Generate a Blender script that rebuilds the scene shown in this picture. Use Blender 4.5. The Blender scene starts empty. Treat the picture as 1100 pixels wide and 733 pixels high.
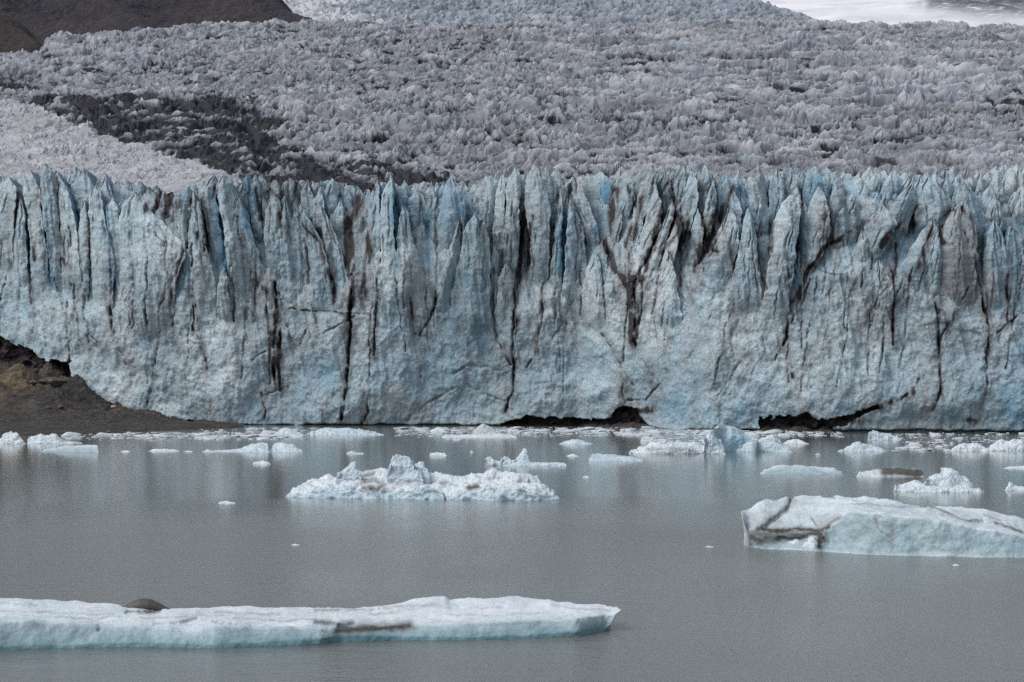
import bpy, math, random
import numpy as np
random.seed(7)
sc = bpy.context.scene
COL = sc.collection
# ------------------------------------------------------------------ camera numbers (photo pixels, 1100 x 733)
W, H = 1100.0, 733.0
F = 3055.6; CX = 550.0; CY = 366.5; EYE = 8.0
def at(px, py, Y):
    return np.stack([(px - CX) / F * Y, Y + 0 * px, EYE + (CY - py) / F * Y], -1)
def water_y(py): return EYE * F / (py - CY)

# ------------------------------------------------------------------ noise
U = np.uint32
def _hash(ix, iy, iz, s):
    with np.errstate(over='ignore'):
        h = (ix.astype(np.int64).astype(U) * U(374761393)) ^ (iy.astype(np.int64).astype(U) * U(668265263)) \
            ^ (iz.astype(np.int64).astype(U) * U(2246822519)) ^ U((s * 3266489917) & 0xffffffff)
        h = (h ^ (h >> U(15))) * U(2246822519)
        h = (h ^ (h >> U(13))) * U(3266489917)
        h = h ^ (h >> U(16))
    return h.astype(np.float64) / 4294967296.0
def vn3(x, y, z, s=0):
    ix, iy, iz = np.floor(x), np.floor(y), np.floor(z)
    fx, fy, fz = x - ix, y - iy, z - iz
    fx = fx*fx*fx*(fx*(fx*6-15)+10); fy = fy*fy*fy*(fy*(fy*6-15)+10); fz = fz*fz*fz*(fz*(fz*6-15)+10)
    r = 0
    for a in (0, 1):
        for b in (0, 1):
            for c in (0, 1):
                w = (fx if a else 1-fx) * (fy if b else 1-fy) * (fz if c else 1-fz)
                r = r + w * _hash(ix+a, iy+b, iz+c, s)
    return r * 2 - 1
def vn2(x, y, s=0):
    ix, iy = np.floor(x), np.floor(y)
    fx, fy = x - ix, y - iy
    fx = fx*fx*fx*(fx*(fx*6-15)+10); fy = fy*fy*fy*(fy*(fy*6-15)+10)
    z0 = np.zeros_like(ix)
    r = 0
    for a in (0, 1):
        for b in (0, 1):
            r = r + (fx if a else 1-fx) * (fy if b else 1-fy) * _hash(ix+a, iy+b, z0, s)
    return r * 2 - 1
def fbm2(x, y, s=0, o=4, g=0.5):
    r, a = 0, 1.0
    for i in range(o):
        c, d = math.cos(0.6*i+.3), math.sin(0.6*i+.3)
        r = r + a * vn2((c*x - d*y) * 2**i + 13.7*i, (d*x + c*y) * 2**i + 5.1*i, s + i); a *= g
    return r
def fbm3(x, y, z, s=0, o=4, g=0.5):
    r, a = 0, 1.0
    for i in range(o):
        c, d = math.cos(0.7*i+.4), math.sin(0.7*i+.4)
        r = r + a * vn3((c*x - d*y) * 2**i + 3.7*i, (d*x + c*y) * 2**i + 9.1*i, z * 2**i + 1.3*i, s + i); a *= g
    return r
def facet2(x, y, s=0, k0=1.0, k1=2.2, hv=0.7, ns=3, flat=None):
    """crumpled-ice field: the highest of many leaning faceted blocks, one per jittered cell"""
    ix, iy = np.floor(x).astype(np.int64), np.floor(y).astype(np.int64)
    x0, y0 = int(ix.min())-1, int(iy.min())-1
    cxg, cyg = np.meshgrid(np.arange(x0, int(ix.max())+2), np.arange(y0, int(iy.max())+2), indexing='ij')
    zg = np.zeros_like(cxg); hs = lambda k: _hash(cxg, cyg, zg, s+k)
    JX = cxg + .5 + (hs(0)-.5)*.95; JY = cyg + .5 + (hs(1)-.5)*.95; PK = hs(2)*hv; AN = hs(3)*6.283; K = k0 + (k1-k0)*hs(4)
    dirs = []
    for i in range(ns):
        t = AN + 6.283/ns*i + (hs(5+i)-.5)*1.1; kk = K*(.55 + .9*hs(11+i)); dirs.append((np.cos(t)*kk, np.sin(t)*kk))
    if flat is not None:
        CUT = PK - flat*(.25+.75*hs(22)); TX = (hs(23)-.5)*.9; TY = (hs(24)-.65)*.9
    ID = hs(20)
    best = np.full(x.shape, -9.0); ident = np.zeros(x.shape)
    for a in (-1, 0, 1):
        for b in (-1, 0, 1):
            I, J = ix+a-x0, iy+b-y0
            dx = x - JX[I, J]; dy = y - JY[I, J]
            d = np.full(x.shape, -9.0)
            for c_, s_ in dirs: d = np.maximum(d, dx*c_[I, J] + dy*s_[I, J])
            v = PK[I, J] - d
            if flat is not None: v = np.minimum(v, CUT[I, J] + dx*TX[I, J] + dy*TY[I, J])
            m = v > best
            ident = np.where(m, ID[I, J], ident); best = np.maximum(best, v)
    return best, ident
def sstep(a, b, x):
    t = np.clip((x - a) / (b - a), 0, 1); return t*t*(3-2*t)
def interp(pts, x):
    p = np.array(pts, float); return np.interp(x, p[:, 0], p[:, 1])
def in_poly(poly, X, Y):
    r = np.zeros(X.shape, bool); n = len(poly)
    for i in range(n):
        x0, y0 = poly[i]; x1, y1 = poly[(i+1) % n]
        if y0 == y1: continue
        c = ((y0 > Y) != (y1 > Y)) & (X < (x1-x0) * (Y-y0) / (y1-y0) + x0)
        r ^= c
    return r
def line_field(lines, X, Y):
    """max over polylines [(points, half_width, strength)] of strength * falloff, with tapering ends"""
    out = np.zeros(X.shape)
    for pts, w, st in lines:
        for i in range(len(pts)-1):
            (x0, y0), (x1, y1) = pts[i], pts[i+1]
            L2 = (x1-x0)**2 + (y1-y0)**2 + 1e-9
            t = np.clip(((X-x0)*(x1-x0) + (Y-y0)*(y1-y0)) / L2, 0, 1)
            d2 = (X-x0-t*(x1-x0))**2 + (Y-y0-t*(y1-y0))**2
            out = np.maximum(out, st * np.exp(-d2 / (w*w)))
    return out

# ------------------------------------------------------------------ mesh helpers
def mesh_from(name, V, Fq, attrs=None, mat=None, parent=None, tris=None, smooth=True):
    V = np.asarray(V, np.float32).reshape(-1, 3); Fq = np.asarray(Fq, np.int32).reshape(-1, 4)
    me = bpy.data.meshes.new(name)
    nt = 0 if tris is None else len(tris)
    me.vertices.add(len(V)); me.vertices.foreach_set('co', V.ravel())
    nl = len(Fq)*4 + nt*3
    me.loops.add(nl)
    li = Fq.ravel()
    if nt: li = np.concatenate([li, np.asarray(tris, np.int32).ravel()])
    me.loops.foreach_set('vertex_index', li.astype(np.int32))
    me.polygons.add(len(Fq) + nt)
    st = np.arange(len(Fq)) * 4
    if nt: st = np.concatenate([st, len(Fq)*4 + np.arange(nt)*3])
    me.polygons.foreach_set('loop_start', st.astype(np.int32))
    me.update(calc_edges=True); me.validate()
    me.polygons.foreach_set('use_smooth', [bool(smooth)] * len(me.polygons))
    for k, v in (attrs or {}).items():
        a = me.attributes.new(k, 'FLOAT', 'POINT'); a.data.foreach_set('value', np.asarray(v, np.float32).ravel())
    if mat: me.materials.append(mat)
    o = bpy.data.objects.new(name, me); COL.objects.link(o)
    if parent: o.parent = parent
    return o
def grid_faces(nr, nc, flip=False, off=0):
    i = np.arange(nr*nc).reshape(nr, nc) + off
    a, b, c, d = i[:-1, :-1].ravel(), i[:-1, 1:].ravel(), i[1:, 1:].ravel(), i[1:, :-1].ravel()
    return np.stack([a, d, c, b] if flip else [a, b, c, d], -1)
def tag(o, label=None, cat=None, group=None, kind=None):
    if label: o['label'] = label
    if cat: o['category'] = cat
    if group: o['group'] = group
    if kind: o['kind'] = kind
    return o
def empty(name, loc=(0, 0, 0)):
    o = bpy.data.objects.new(name, None); COL.objects.link(o); o.location = loc; return o

# ------------------------------------------------------------------ materials
def nodes(name):
    m = bpy.data.materials.new(name); m.use_nodes = True
    nt = m.node_tree; nt.nodes.clear()
    def N(t, **kw):
        n = nt.nodes.new(t)
        for k, v in kw.items():
            if k == 'ins':
                for kk, vv in v.items():
                    if isinstance(vv, bpy.types.NodeSocket): nt.links.new(vv, n.inputs[kk])
                    else: n.inputs[kk].default_value = vv
            else: setattr(n, k, v)
        return n
    return m, nt, N
def mixc(N, f, a, b, mode='MIX'):
    n = N('ShaderNodeMix', data_type='RGBA', blend_type=mode)
    for s, v in ((0, f), (6, a), (7, b)):
        if isinstance(v, bpy.types.NodeSocket): n.id_data.links.new(v, n.inputs[s])
        else: n.inputs[s].default_value = v if s == 0 else (tuple(v) + (1,))[:4]
    return n.outputs[2]
def math_(N, op, a, b=0.0, clamp=False):
    n = N('ShaderNodeMath', operation=op, use_clamp=clamp)
    for i, v in ((0, a), (1, b)):
        if isinstance(v, bpy.types.NodeSocket): n.id_data.links.new(v, n.inputs[i])
        else: n.inputs[i].default_value = v
    return n.outputs[0]
def ramp(N, f, lo, hi):
    return N('ShaderNodeMapRange', ins={0: f, 1: lo, 2: hi, 3: 0.0, 4: 1.0}).outputs[0]
def noise(N, vec, scale, detail=4, rough=.55, dist=0.0):
    return N('ShaderNodeTexNoise', ins={'Vector': vec, 'Scale': scale, 'Detail': detail, 'Roughness': rough, 'Distortion': dist}).outputs['Fac']
def scaled(N, vec, s):
    return N('ShaderNodeMapping', ins={'Vector': vec, 'Scale': s}).outputs[0]
def ice_material(name, light, dark, blue, dirt, big=.25, fine=3.0, bump=.35, bdist=.15, rough=.6, streak=True, speck=0.0, sss=0.0, grain=.75, dust=0.0, dustc=(.30, .295, .30), edge=0.0):
    m, nt, N = nodes(name)
    P = N('ShaderNodeNewGeometry').outputs['Position']
    aB = N('ShaderNodeAttribute', attribute_name='blue').outputs['Fac']
    aD = N('ShaderNodeAttribute', attribute_name='dirt').outputs['Fac']
    n1 = noise(N, P, big, 5, .6); n2 = noise(N, P, fine, 5, .65)
    base = mixc(N, ramp(N, n1, .35, .65), dark, light)
    base = mixc(N, math_(N, 'MULTIPLY', ramp(N, n2, .50, .72), .55), base, [min(1, c*1.25) for c in light])
    nb = noise(N, P, big*2.3, 3, .5)
    fb = math_(N, 'ADD', aB, math_(N, 'MULTIPLY', math_(N, 'SUBTRACT', nb, .5), .55), True)
    base = mixc(N, fb, base, blue)
    if dust:
        nd = noise(N, scaled(N, P, (1.1, 1.1, .22)), .55, 6, .68, .5)
        base = mixc(N, math_(N, 'MULTIPLY', ramp(N, nd, .44, .66), dust), base, dustc)
    nsp = noise(N, P, fine*3.2, 3, .75)
    base = mixc(N, grain, base, mixc(N, ramp(N, nsp, .30, .70), (.52, .52, .54), (1.38, 1.36, 1.34)), 'MULTIPLY')
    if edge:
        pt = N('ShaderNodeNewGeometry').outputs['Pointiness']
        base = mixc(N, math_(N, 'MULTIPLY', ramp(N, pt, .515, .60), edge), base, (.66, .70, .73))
    # grit: streaks run down the ice, clots sit where the attribute says there is dirt; on the icefall it also holds crevice shade
    sv = scaled(N, P, (1.6, 1.6, .16) if streak else (1, 1, 1))
    ns = noise(N, sv, 1.5 if streak else fine, 5, .7, .6)
    nf = noise(N, P, fine*1.7, 4, .7)
    g = math_(N, 'ADD', math_(N, 'MULTIPLY', ns, .7), math_(N, 'MULTIPLY', nf, .5))
    dm = math_(N, 'MULTIPLY', aD, ramp(N, g, .24, .54))
    dm = math_(N, 'ADD', math_(N, 'MULTIPLY', dm, .92), math_(N, 'MULTIPLY', ramp(N, aD, .8, 1.4), .5), True)
    if speck:
        dm = math_(N, 'ADD', dm, math_(N, 'MULTIPLY', ramp(N, nf, .58, .68), speck), True)
    base = mixc(N, dm, base, dirt)
    bh = math_(N, 'ADD', math_(N, 'MULTIPLY', n2, .6), math_(N, 'MULTIPLY', noise(N, P, fine*4, 4, .7), .4))
    bp = N('ShaderNodeBump', ins={'Strength': bump, 'Distance': bdist, 'Height': bh})
    bs = N('ShaderNodeBsdfPrincipled', ins={'Base Color': base, 'Roughness': rough, 'Normal': bp.outputs[0], 'IOR': 1.31})
    if sss:
        bs.inputs['Subsurface Weight'].default_value = sss
        bs.inputs['Subsurface Radius'].default_value = (.15, .35, .5)
        bs.inputs['Subsurface Scale'].default_value = .5
    out = N('ShaderNodeOutputMaterial'); nt.links.new(bs.outputs[0], out.inputs[0])
    return m
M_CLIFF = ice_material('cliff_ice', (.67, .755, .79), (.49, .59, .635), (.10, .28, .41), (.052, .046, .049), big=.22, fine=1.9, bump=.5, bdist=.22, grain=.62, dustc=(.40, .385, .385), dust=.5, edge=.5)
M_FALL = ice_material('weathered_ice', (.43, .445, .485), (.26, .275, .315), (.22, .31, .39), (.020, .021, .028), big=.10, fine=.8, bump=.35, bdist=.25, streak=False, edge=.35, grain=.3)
M_BERG = ice_material('berg_ice', (.66, .72, .76), (.52, .60, .65), (.15, .275, .315), (.07, .07, .062), big=.8, fine=4.0, bump=.35, bdist=.05, rough=.45, streak=False, grain=.25, sss=.25)
M_LUMP = ice_material('crumbly_ice', (.70, .75, .79), (.54, .62, .67), (.22, .42, .52), (.10, .085, .08), big=.9, fine=4.0, bump=.6, bdist=.08, rough=.5, streak=False, speck=.25, grain=.45)
M_BRASH = ice_material('brash_ice', (.68, .72, .76), (.52, .58, .62), (.28, .42, .48), (.10, .09, .085), big=.6, fine=3.0, bump=.4, bdist=.06, rough=.5, streak=False, grain=.4)

# ------------------------------------------------------------------ glacier
YW = [(-260, 300), (0, 287), (120, 279), (240, 272), (480, 270), (620, 268), (760, 256), (900, 251), (1100, 249), (1400, 247)]
def yw(px): return interp(YW, px)
# cracks: (points, half width px, depth m); stains: (points, half width px, strength)
CRACKS = [
 ([(122,290),(121,355)],1.2,.9), ([(146,280),(145,353)],1.2,.9), ([(187,300),(185,350)],1.3,1.0), ([(208,262),(208,300),(209,357)],1.4,1.2),
 ([(94,310),(92,335),(98,360),(110,372)],1.3,.7), ([(33,300),(34,320),(38,340),(42,335)],1.2,.6), ([(60,300),(66,320),(75,345)],1.2,.6),
 ([(124,358),(130,378),(138,395)],1.2,.6), ([(176,350),(190,372),(197,385)],1.2,.6), ([(96,360),(100,380),(90,400)],1.2,.5),
 ([(294,305),(296,330),(294,360),(293,395),(295,412)],2.6,2.6), ([(300,345),(300,395),(302,420)],2.0,2.0), ([(286,310),(288,360),(289,412)],1.5,1.2),
 ([(300,315),(307,345),(313,365),(320,372),(330,350)],1.3,1.0), ([(378,295),(377,340),(376,370),(372,420),(367,450)],2.2,2.2),
 ([(382,340),(365,348),(346,358)],1.2,.8), ([(249,300),(251,345)],1.5,1.3), ([(406,290),(405,340),(402,382)],1.6,1.4),
 ([(393,425),(397,442),(390,456)],2.2,1.6), ([(285,425),(300,419),(312,414)],1.5,.8), ([(270,386),(285,378)],1.3,.7), ([(280,422),(285,440),(282,456)],2,1.0),
 ([(442,322),(443,350),(447,360)],2.0,2.0), ([(468,320),(467,335),(460,346),(450,362)],1.7,1.6), ([(530,290),(530,340),(535,366),(548,392)],1.6,1.3),
 ([(555,290),(552,340),(551,380),(550,420),(545,442)],1.9,1.7), ([(584,305),(582,340),(577,375),(565,395)],1.5,.9), ([(597,310),(595,350)],1.2,.7),
 ([(617,320),(605,345),(595,365)],1.2,.7), ([(485,401),(500,394),(520,393),(545,401)],2.4,.45), ([(436,453),(460,431),(485,419),(500,412),(520,424),(545,430)],2.4,.5),
 ([(672,290),(674,310),(676,332)],3.0,2.2), ([(681,310),(682,345),(681,372)],2.8,2.2), ([(690,305),(688,345),(684,365)],2,1.3),
 ([(648,360),(665,386),(671,400),(680,415)],1.5,.9), ([(687,385),(700,400),(708,412),(695,430)],1.5,.9), ([(658,445),(672,431),(692,428)],1.8,.8),
 ([(733,290),(735,322)],1.4,.9), ([(763,340),(750,365),(741,384)],3.0,.45), ([(793,340),(785,365),(780,380)],3.0,.45), ([(747,410),(746,448)],1.3,.7),
 ([(796,388),(780,415),(768,430)],1.2,.6), ([(716,345),(718,400)],1.6,.7),
 ([(846,290),(847,350),(846,362),(832,386)],2.0,1.8), ([(848,350),(860,330),(870,300)],1.5,1.0), ([(846,360),(847,412)],1.3,.6),
 ([(925,290),(926,336)],1.4,1.0), ([(950,310),(940,326),(925,352)],2.6,.6), ([(957,290),(959,325),(958,372)],1.7,1.2), ([(972,295),(960,320)],1.2,.8),
 ([(987,404),(978,420),(962,432)],1.7,.9), ([(1003,325),(1007,350),(1008,400),(1009,420),(1000,441)],1.9,1.5), ([(1043,300),(1030,325),(1015,350),(1008,366)],1.6,1.2),
 ([(1047,295),(1055,330),(1060,350),(1057,372),(1057,425)],1.9,1.6), ([(1079,295),(1079,346)],1.7,1.3), ([(1097,334),(1082,346),(1068,357)],1.8,1.0),
 ([(860,440),(875,452)],1.2,.6), ([(1057,425),(1050,450)],1.5,.7),
 ([(320,235),(335,250),(345,262),(352,285),(358,305),(360,325)],1.6,1.4), ([(253,233),(260,267)],1.0,1.0), ([(205,214),(203,262),(196,280),(191,300)],1.3,1.6), ([(213,212),(219,246),(222,270)],1.0,.9),
 ([(97,235),(97,292)],1.0,1.2), ([(619,226),(618,292)],.9,.9), ([(704,250),(690,290),(680,308)],1.2,1.0), ([(868,290),(890,265),(903,259)],1.5,1.1),
]
STAINS = [(p, w*.6, min(.85, .35 + .25*d)) for p, w, d in CRACKS if d >= .75]
STAINS += [(p, w*3.2, .16+.14*d) for p, w, d in CRACKS]
rsc = np.random.RandomState(91)
for _ in range(95):   # long thin fractures that run down the face, greyed by grit washed along them
    x = rsc.uniform(-240, 1340); y0 = rsc.uniform(205, 330); ln = rsc.uniform(50, 135); sl = rsc.normal()*.09 + (.10 if x > 880 else 0)
    pts = [(x, y0)]
    for k in range(4): pts.append((pts[-1][0] + sl*-ln/4 + rsc.normal()*1.4, y0 + ln*(k+1)/4))
    CRACKS.append((pts, rsc.uniform(.8, 1.3), rsc.uniform(.3, 1.0))); STAINS.append((pts, .8, rsc.uniform(.25, .65)))
    if rsc.rand() < .5: STAINS.append((pts, rsc.uniform(2, 5), rsc.uniform(.12, .3)))
STAINS += [
 ([(303,332),(350,334),(385,337)],1.2,.75), ([(385,337),(440,340),(545,346)],1.1,.42), ([(380,285),(378,330)],5,.95), ([(383,215),(374,245),(380,280)],9,.62), ([(392,240),(396,275),(390,320)],7,.55),
 ([(296,335),(296,415)],6,.62), ([(302,440),(320,448)],9,.35), ([(275,295),(273,345)],3,.55), ([(272,300),(284,312)],3,.6),
 ([(372,225),(370,262),(378,312)],4,.75), ([(352,270),(360,320)],3.5,.6), ([(331,248),(346,262)],2,.7), ([(562,230),(558,290),(557,312)],3.2,.85), ([(569,240),(567,300)],2.2,.8),
 ([(556,310),(552,400)],4.5,.55), ([(583,310),(575,380)],3.5,.55), ([(597,300),(600,345)],4,.45), ([(604,345),(632,350)],2,.45),
 ([(663,203),(655,240),(650,262)],6,.78), ([(676,200),(685,225),(670,265)],3,.66), ([(690,210),(676,270),(668,296)],4,.68), ([(711,225),(700,262),(683,306)],4,.66), ([(724,205),(727,232),(733,262),(735,305)],4.5,.78),
 ([(712,230),(690,300)],2,.9), ([(650,262),(664,296),(672,308)],4,.8), ([(674,300),(682,345),(680,368)],8,.72), ([(668,300),(690,302)],6,.75),
 ([(742,250),(748,275),(745,310)],3.5,.7), ([(768,232),(752,266),(742,310)],4.5,.82), ([(780,222),(766,252),(758,280)],5,.78), ([(755,235),(765,268),(770,270)],2,.9), ([(740,240),(733,268)],2.5,.9), ([(790,198),(780,225)],3,.5),
 ([(814,250),(815,290),(822,310)],2,.7), ([(829,240),(826,275)],1.8,.5), ([(884,232),(895,240),(890,258)],9,.5), ([(903,258),(886,266),(868,290),(852,325)],3.2,.85), ([(868,285),(850,345)],6,.5),
 ([(970,238),(958,247),(946,265)],3.5,1.0), ([(985,240),(975,252)],5,.5), ([(998,245),(985,282),(960,330)],4,.55), ([(988,268),(990,290)],1.5,1.0), ([(963,262),(965,275),(957,300)],1.8,.9), ([(1005,240),(1010,262)],3,.6),
 ([(1012,236),(1030,222),(1040,235)],5,.5), ([(1033,250),(1040,270),(1050,310)],1.6,.9), ([(935,290),(936,272)],2,.6), ([(988,220),(978,232)],2,.8), ([(903,258),(920,245)],2,.6),
 ([(958,330),(957,372)],4,.5), ([(1006,330),(1009,425)],4,.5), ([(1080,310),(1079,345)],4,.65), ([(1022,340),(1012,356)],3,.5), ([(1058,300),(1058,400)],3,.5),
 ([(20,205),(17,245)],1.5,.8), ([(33,205),(30,190)],2,.6), ([(64,195),(64,240)],1.2,.8), ([(163,195),(160,225)],4,1.0), ([(172,195),(173,230)],4,1.0), ([(182,215),(186,240)],3,.9), ([(150,190),(190,225)],12,.45), ([(68,278),(80,288)],3,.55), ([(38,265),(40,280)],2.5,.7),
 ([(283,200),(284,240)],4,.6), ([(298,195),(302,250)],4.5,.6), ([(312,190),(313,222)],4,.55), ([(288,190),(320,200)],8,.35), ([(272,200),(276,235)],2,.9), ([(229,200),(231,215)],2,.7), ([(214,250),(222,275)],2.5,.55),
 ([(448,205),(458,240)],2,.6), ([(469,200),(467,260)],1.5,.6), ([(497,235),(496,260)],2,.7), ([(517,238),(515,250)],2,.7), ([(542,268),(541,275)],3,.7), ([(507,285),(505,278)],2,.6), ([(613,195),(612,215)],2.5,.6), ([(545,250),(547,320)],5,.3),
 ([(920,446),(945,437),(960,432),(980,420)],5,.55), ([(885,455),(930,452)],5,.55), ([(700,440),(660,448)],5,.7), ([(190,430),(230,445)],14,.25), ([(255,365),(300,400)],12,.25), ([(695,395),(705,425)],10,.35), ([(668,405),(680,430)],9,.35), ([(870,412),(940,425)],10,.22), ([(846,398),(850,404)],3,.8), ([(1035,450),(1045,452)],4,.6), ([(115,375),(140,395)],10,.25),
]
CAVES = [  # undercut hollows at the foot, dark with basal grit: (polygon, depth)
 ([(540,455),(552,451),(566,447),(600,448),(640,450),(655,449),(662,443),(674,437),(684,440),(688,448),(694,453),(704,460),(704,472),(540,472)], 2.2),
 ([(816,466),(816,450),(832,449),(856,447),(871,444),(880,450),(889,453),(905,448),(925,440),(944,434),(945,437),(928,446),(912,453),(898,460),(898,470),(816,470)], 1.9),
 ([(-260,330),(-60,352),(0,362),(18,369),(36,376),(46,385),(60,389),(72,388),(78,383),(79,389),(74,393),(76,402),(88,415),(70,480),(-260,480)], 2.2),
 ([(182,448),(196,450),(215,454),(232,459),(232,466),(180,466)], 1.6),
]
GX = np.arange(-260, 1361, 1.0); GY = np.arange(160, 486, 1.0)
gX, gY = np.meshgrid(GX, GY)
wob_x = gX + 1.5*fbm2(gX/10, gY/18, 31, 4, .6); wob_y = gY + 1.5*fbm2(gX/14, gY/18, 37, 3)
CRACK_MAP = line_field([(p, w*.48, d*.55) for p, w, d in CRACKS], wob_x, wob_y)*np.clip(.6+1.1*fbm2(gX/9, gY/14, 33, 3), .0, 1.4)
DIRT_MAP = line_field(STAINS, wob_x, wob_y)*np.clip(.85+.6*fbm2(gX/3.2, gY/17, 35, 4, .6), .15, 1.2)*1.35
DIRT_MAP = 1.25*np.clip(DIRT_MAP, 0, 1.3)**.85
_l = np.interp(GX, [560, 640, 700, 790, 830, 870, 1000, 1060], [.05, .40, .5, .42, .12, .42, .38, .2])[None, :]
_n = 1-np.abs(fbm2((gX+_l*gY)/13, gY/75, 53, 4, .6)); _n2 = 1-np.abs(fbm2((gX+_l*gY)/6, gY/30+9, 57, 3, .6))
_m = np.interp(GX, [-260, 0, 130, 180, 270, 330, 390, 430, 530, 570, 640, 690, 780, 820, 870, 980, 1100], [.4, .4, .4, .7, .75, .9, .85, .4, .45, .75, .8, 1.1, 1.05, .5, .8, .9, .5])[None, :]*np.interp(GY, [170, 300, 345, 420], [1, 1, .45, .2])[:, None]
DIRT_MAP = np.maximum(DIRT_MAP, _m*(.80*sstep(.80, .98, _n) + .5*sstep(.82, .98, _n2)*sstep(-.2, .5, fbm2(gX/30, gY/30, 59, 3))))
def sample(M, px, py):
    x = np.clip(px - GX[0], 0, len(GX)-1.001); y = np.clip(py - GY[0], 0, len(GY)-1.001)
    i, j = x.astype(int), y.astype(int); a, b = x-i, y-j
    return (M[j, i]*(1-a) + M[j, i+1]*a)*(1-b) + (M[j+1, i]*(1-a) + M[j+1, i+1]*a)*b
BLUES = [([(52,235),(55,305)],3,1), ([(31,240),(32,295)],2.2,1), ([(115,222),(120,262),(125,310)],3,1), ([(229,212),(236,255),(241,285)],5,1), ([(262,198),(263,245)],4,.9), ([(607,228),(603,292)],5,1), ([(656,190),(650,215),(646,250)],7,.9),
 ([(800,196),(806,225),(811,248)],4,1), ([(770,200),(770,222)],3,.8), ([(860,235),(854,265),(851,310)],4,.8), ([(457,225),(461,295)],4,1), ([(423,212),(426,285)],4,.9), ([(492,215),(499,232)],8,.6), ([(490,330),(470,375),(520,360)],28,.38), ([(345,245),(348,262)],6,.5),
 ([(440,300),(447,330)],3,.6), ([(300,240),(302,330)],5,.3), ([(90,260),(95,300)],5,.4), ([(180,345),(205,290)],2.5,.8), ([(877,190),(888,200)],9,.2), ([(1066,250),(1070,330)],8,.4), ([(1086,252),(1090,330)],9,.5), ([(996,200),(1012,215)],10,.45), ([(1045,205),(1052,235)],8,.45), ([(740,300),(720,430)],30,.22), ([(620,380),(560,430)],35,.2), ([(345,400),(330,440)],25,.25), ([(500,310),(495,420)],30,.3), ([(1090,380),(1095,450)],20,.3)]
BLUE_MAP = line_field(BLUES, gX + 1.5*fbm2(gX/6, gY/14, 51, 3), gY)
def rough_ice(X, Z):
    """relief of broken ice in metres, in the plane of the cliff"""
    w = fbm2(X/5, Z/5, 3, 3)
    f1, _ = facet2(X/3.6 + .3*w, Z/6.5 + .25*w + .25*X/3.6, 50, .5, 1.2, .6, 3, .3)
    f2, _ = facet2(X/1.2 + .3*w, Z/2.4 - .2*X/1.15, 70, .6, 1.4, .6, 3, .3)
    f3, _ = facet2(X/.45, Z/.55, 90, .6, 1.6, .7)
    return 1.3*fbm2(X/13, Z/15, 11, 3) + .60*f1 + .20*f2 + .08*f3 + .14*fbm2(X/.8, Z/1.1, 17, 4, .6) + .22*(1-np.abs(fbm2(X/2.6, Z/4.5, 23, 3))) + .34*(1-np.abs(fbm2((X+.25*Z)/1.1, Z/8, 27, 3)))*sstep(0, 9, Z)
def blade_ice(X, Z):
    """relief of the standing blades: flutes running down, shallow chips"""
    f2, _ = facet2((X+.2*Z)/.9, Z/2.6, 170, .4, 1.0, .5)
    f3, _ = facet2(X/.42, Z/.8, 190, .5, 1.4, .6)
    return .30*fbm2(X/4, Z/12, 111, 3) + .11*f2 + .06*f3 + .08*fbm2(X/.6, Z/.9, 117, 4, .65) + .34*(1-np.abs(fbm2((X+.15*Z)/.9, Z/8, 127, 4)))
low = [(-260,330),(0,325),(60,345),(100,360),(150,350),(190,345),(240,345),(290,330),(330,350),(380,330),(410,345),(450,335),(500,330),(530,345),(560,350),(600,345),(640,330),(680,320),(720,335),(760,325),(800,335),(850,340),(900,320),(950,330),(1010,345),(1060,345),(1360,340)]
def wall_depth(px, py, fine=True):
    X = (px-CX)/F*yw(px); Z = EYE+(CY-py)/F*yw(px)
    L = interp(low, px) - 18 + 8*fbm2(px/40, px*0, 5, 2)
    u = L - py
    D = 3.6*sstep(0, 85, u) + 5.5*sstep(60, 150, u)
    D = D - .9*np.exp(-((py-430)/26.0)**2)*(.5+.5*fbm2(px/70, py/60, 8, 2))
    D = D - rough_ice(X, Z)*(.95) - .5*blade_ice(X, Z)*sstep(0, 60, u)
    D = D + sample(CRACK_MAP, px, py)*(1-.5*sstep(40, 120, u))
    cm = np.zeros(px.shape); cd = np.zeros(px.shape)
    jx = px + 3*fbm2(px/9, py/7, 41, 3); jy = py + 2.2*fbm2(px/9, py/7, 43, 3)
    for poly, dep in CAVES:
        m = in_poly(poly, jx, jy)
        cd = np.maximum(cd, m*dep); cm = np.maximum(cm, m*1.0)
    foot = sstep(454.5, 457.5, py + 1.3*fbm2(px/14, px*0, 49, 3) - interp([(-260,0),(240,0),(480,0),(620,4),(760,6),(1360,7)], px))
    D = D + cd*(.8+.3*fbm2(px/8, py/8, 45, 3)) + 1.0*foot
    return D, X, Z, np.maximum(cm, 0), u
glacier = empty('glacier', (0, 275, 0))
tag(glacier, 'pale blue calving glacier front with jagged icefall climbing behind it', 'glacier')
GOFF = np.array([0, 275, 0.0])
px1 = np.concatenate([np.arange(-260, -20, 3.0), np.arange(-20, 1121, .9), np.arange(1123, 1361, 3.0)])
py1 = np.arange(176, 484, .95)
px, py = np.meshgrid(px1, py1)
SKY = [(-260,188),(0,187),(50,181),(100,185),(130,193),(165,200),(190,199),(215,193),(232,189),(300,187),(340,191),(370,199),(400,194),(500,193),(540,185),(580,179),(640,183),(720,179),(800,180),(900,176),(960,178),(1000,182),(1050,177),(1100,174),(1360,174)]
top = interp(SKY, px) + 11; py = top + (484-top)*(py-176)/(484-176)
D, X, Z, cave, u = wall_depth(px, py)
V = np.stack([X, yw(px)+D, Z], -1) - GOFF
dirt = np.clip(sample(DIRT_MAP, px, py), 0, 1.2)
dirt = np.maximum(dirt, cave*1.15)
dirt = np.maximum(dirt, .10 + .16*fbm2(X/4, Z/9, 61, 4))
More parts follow.
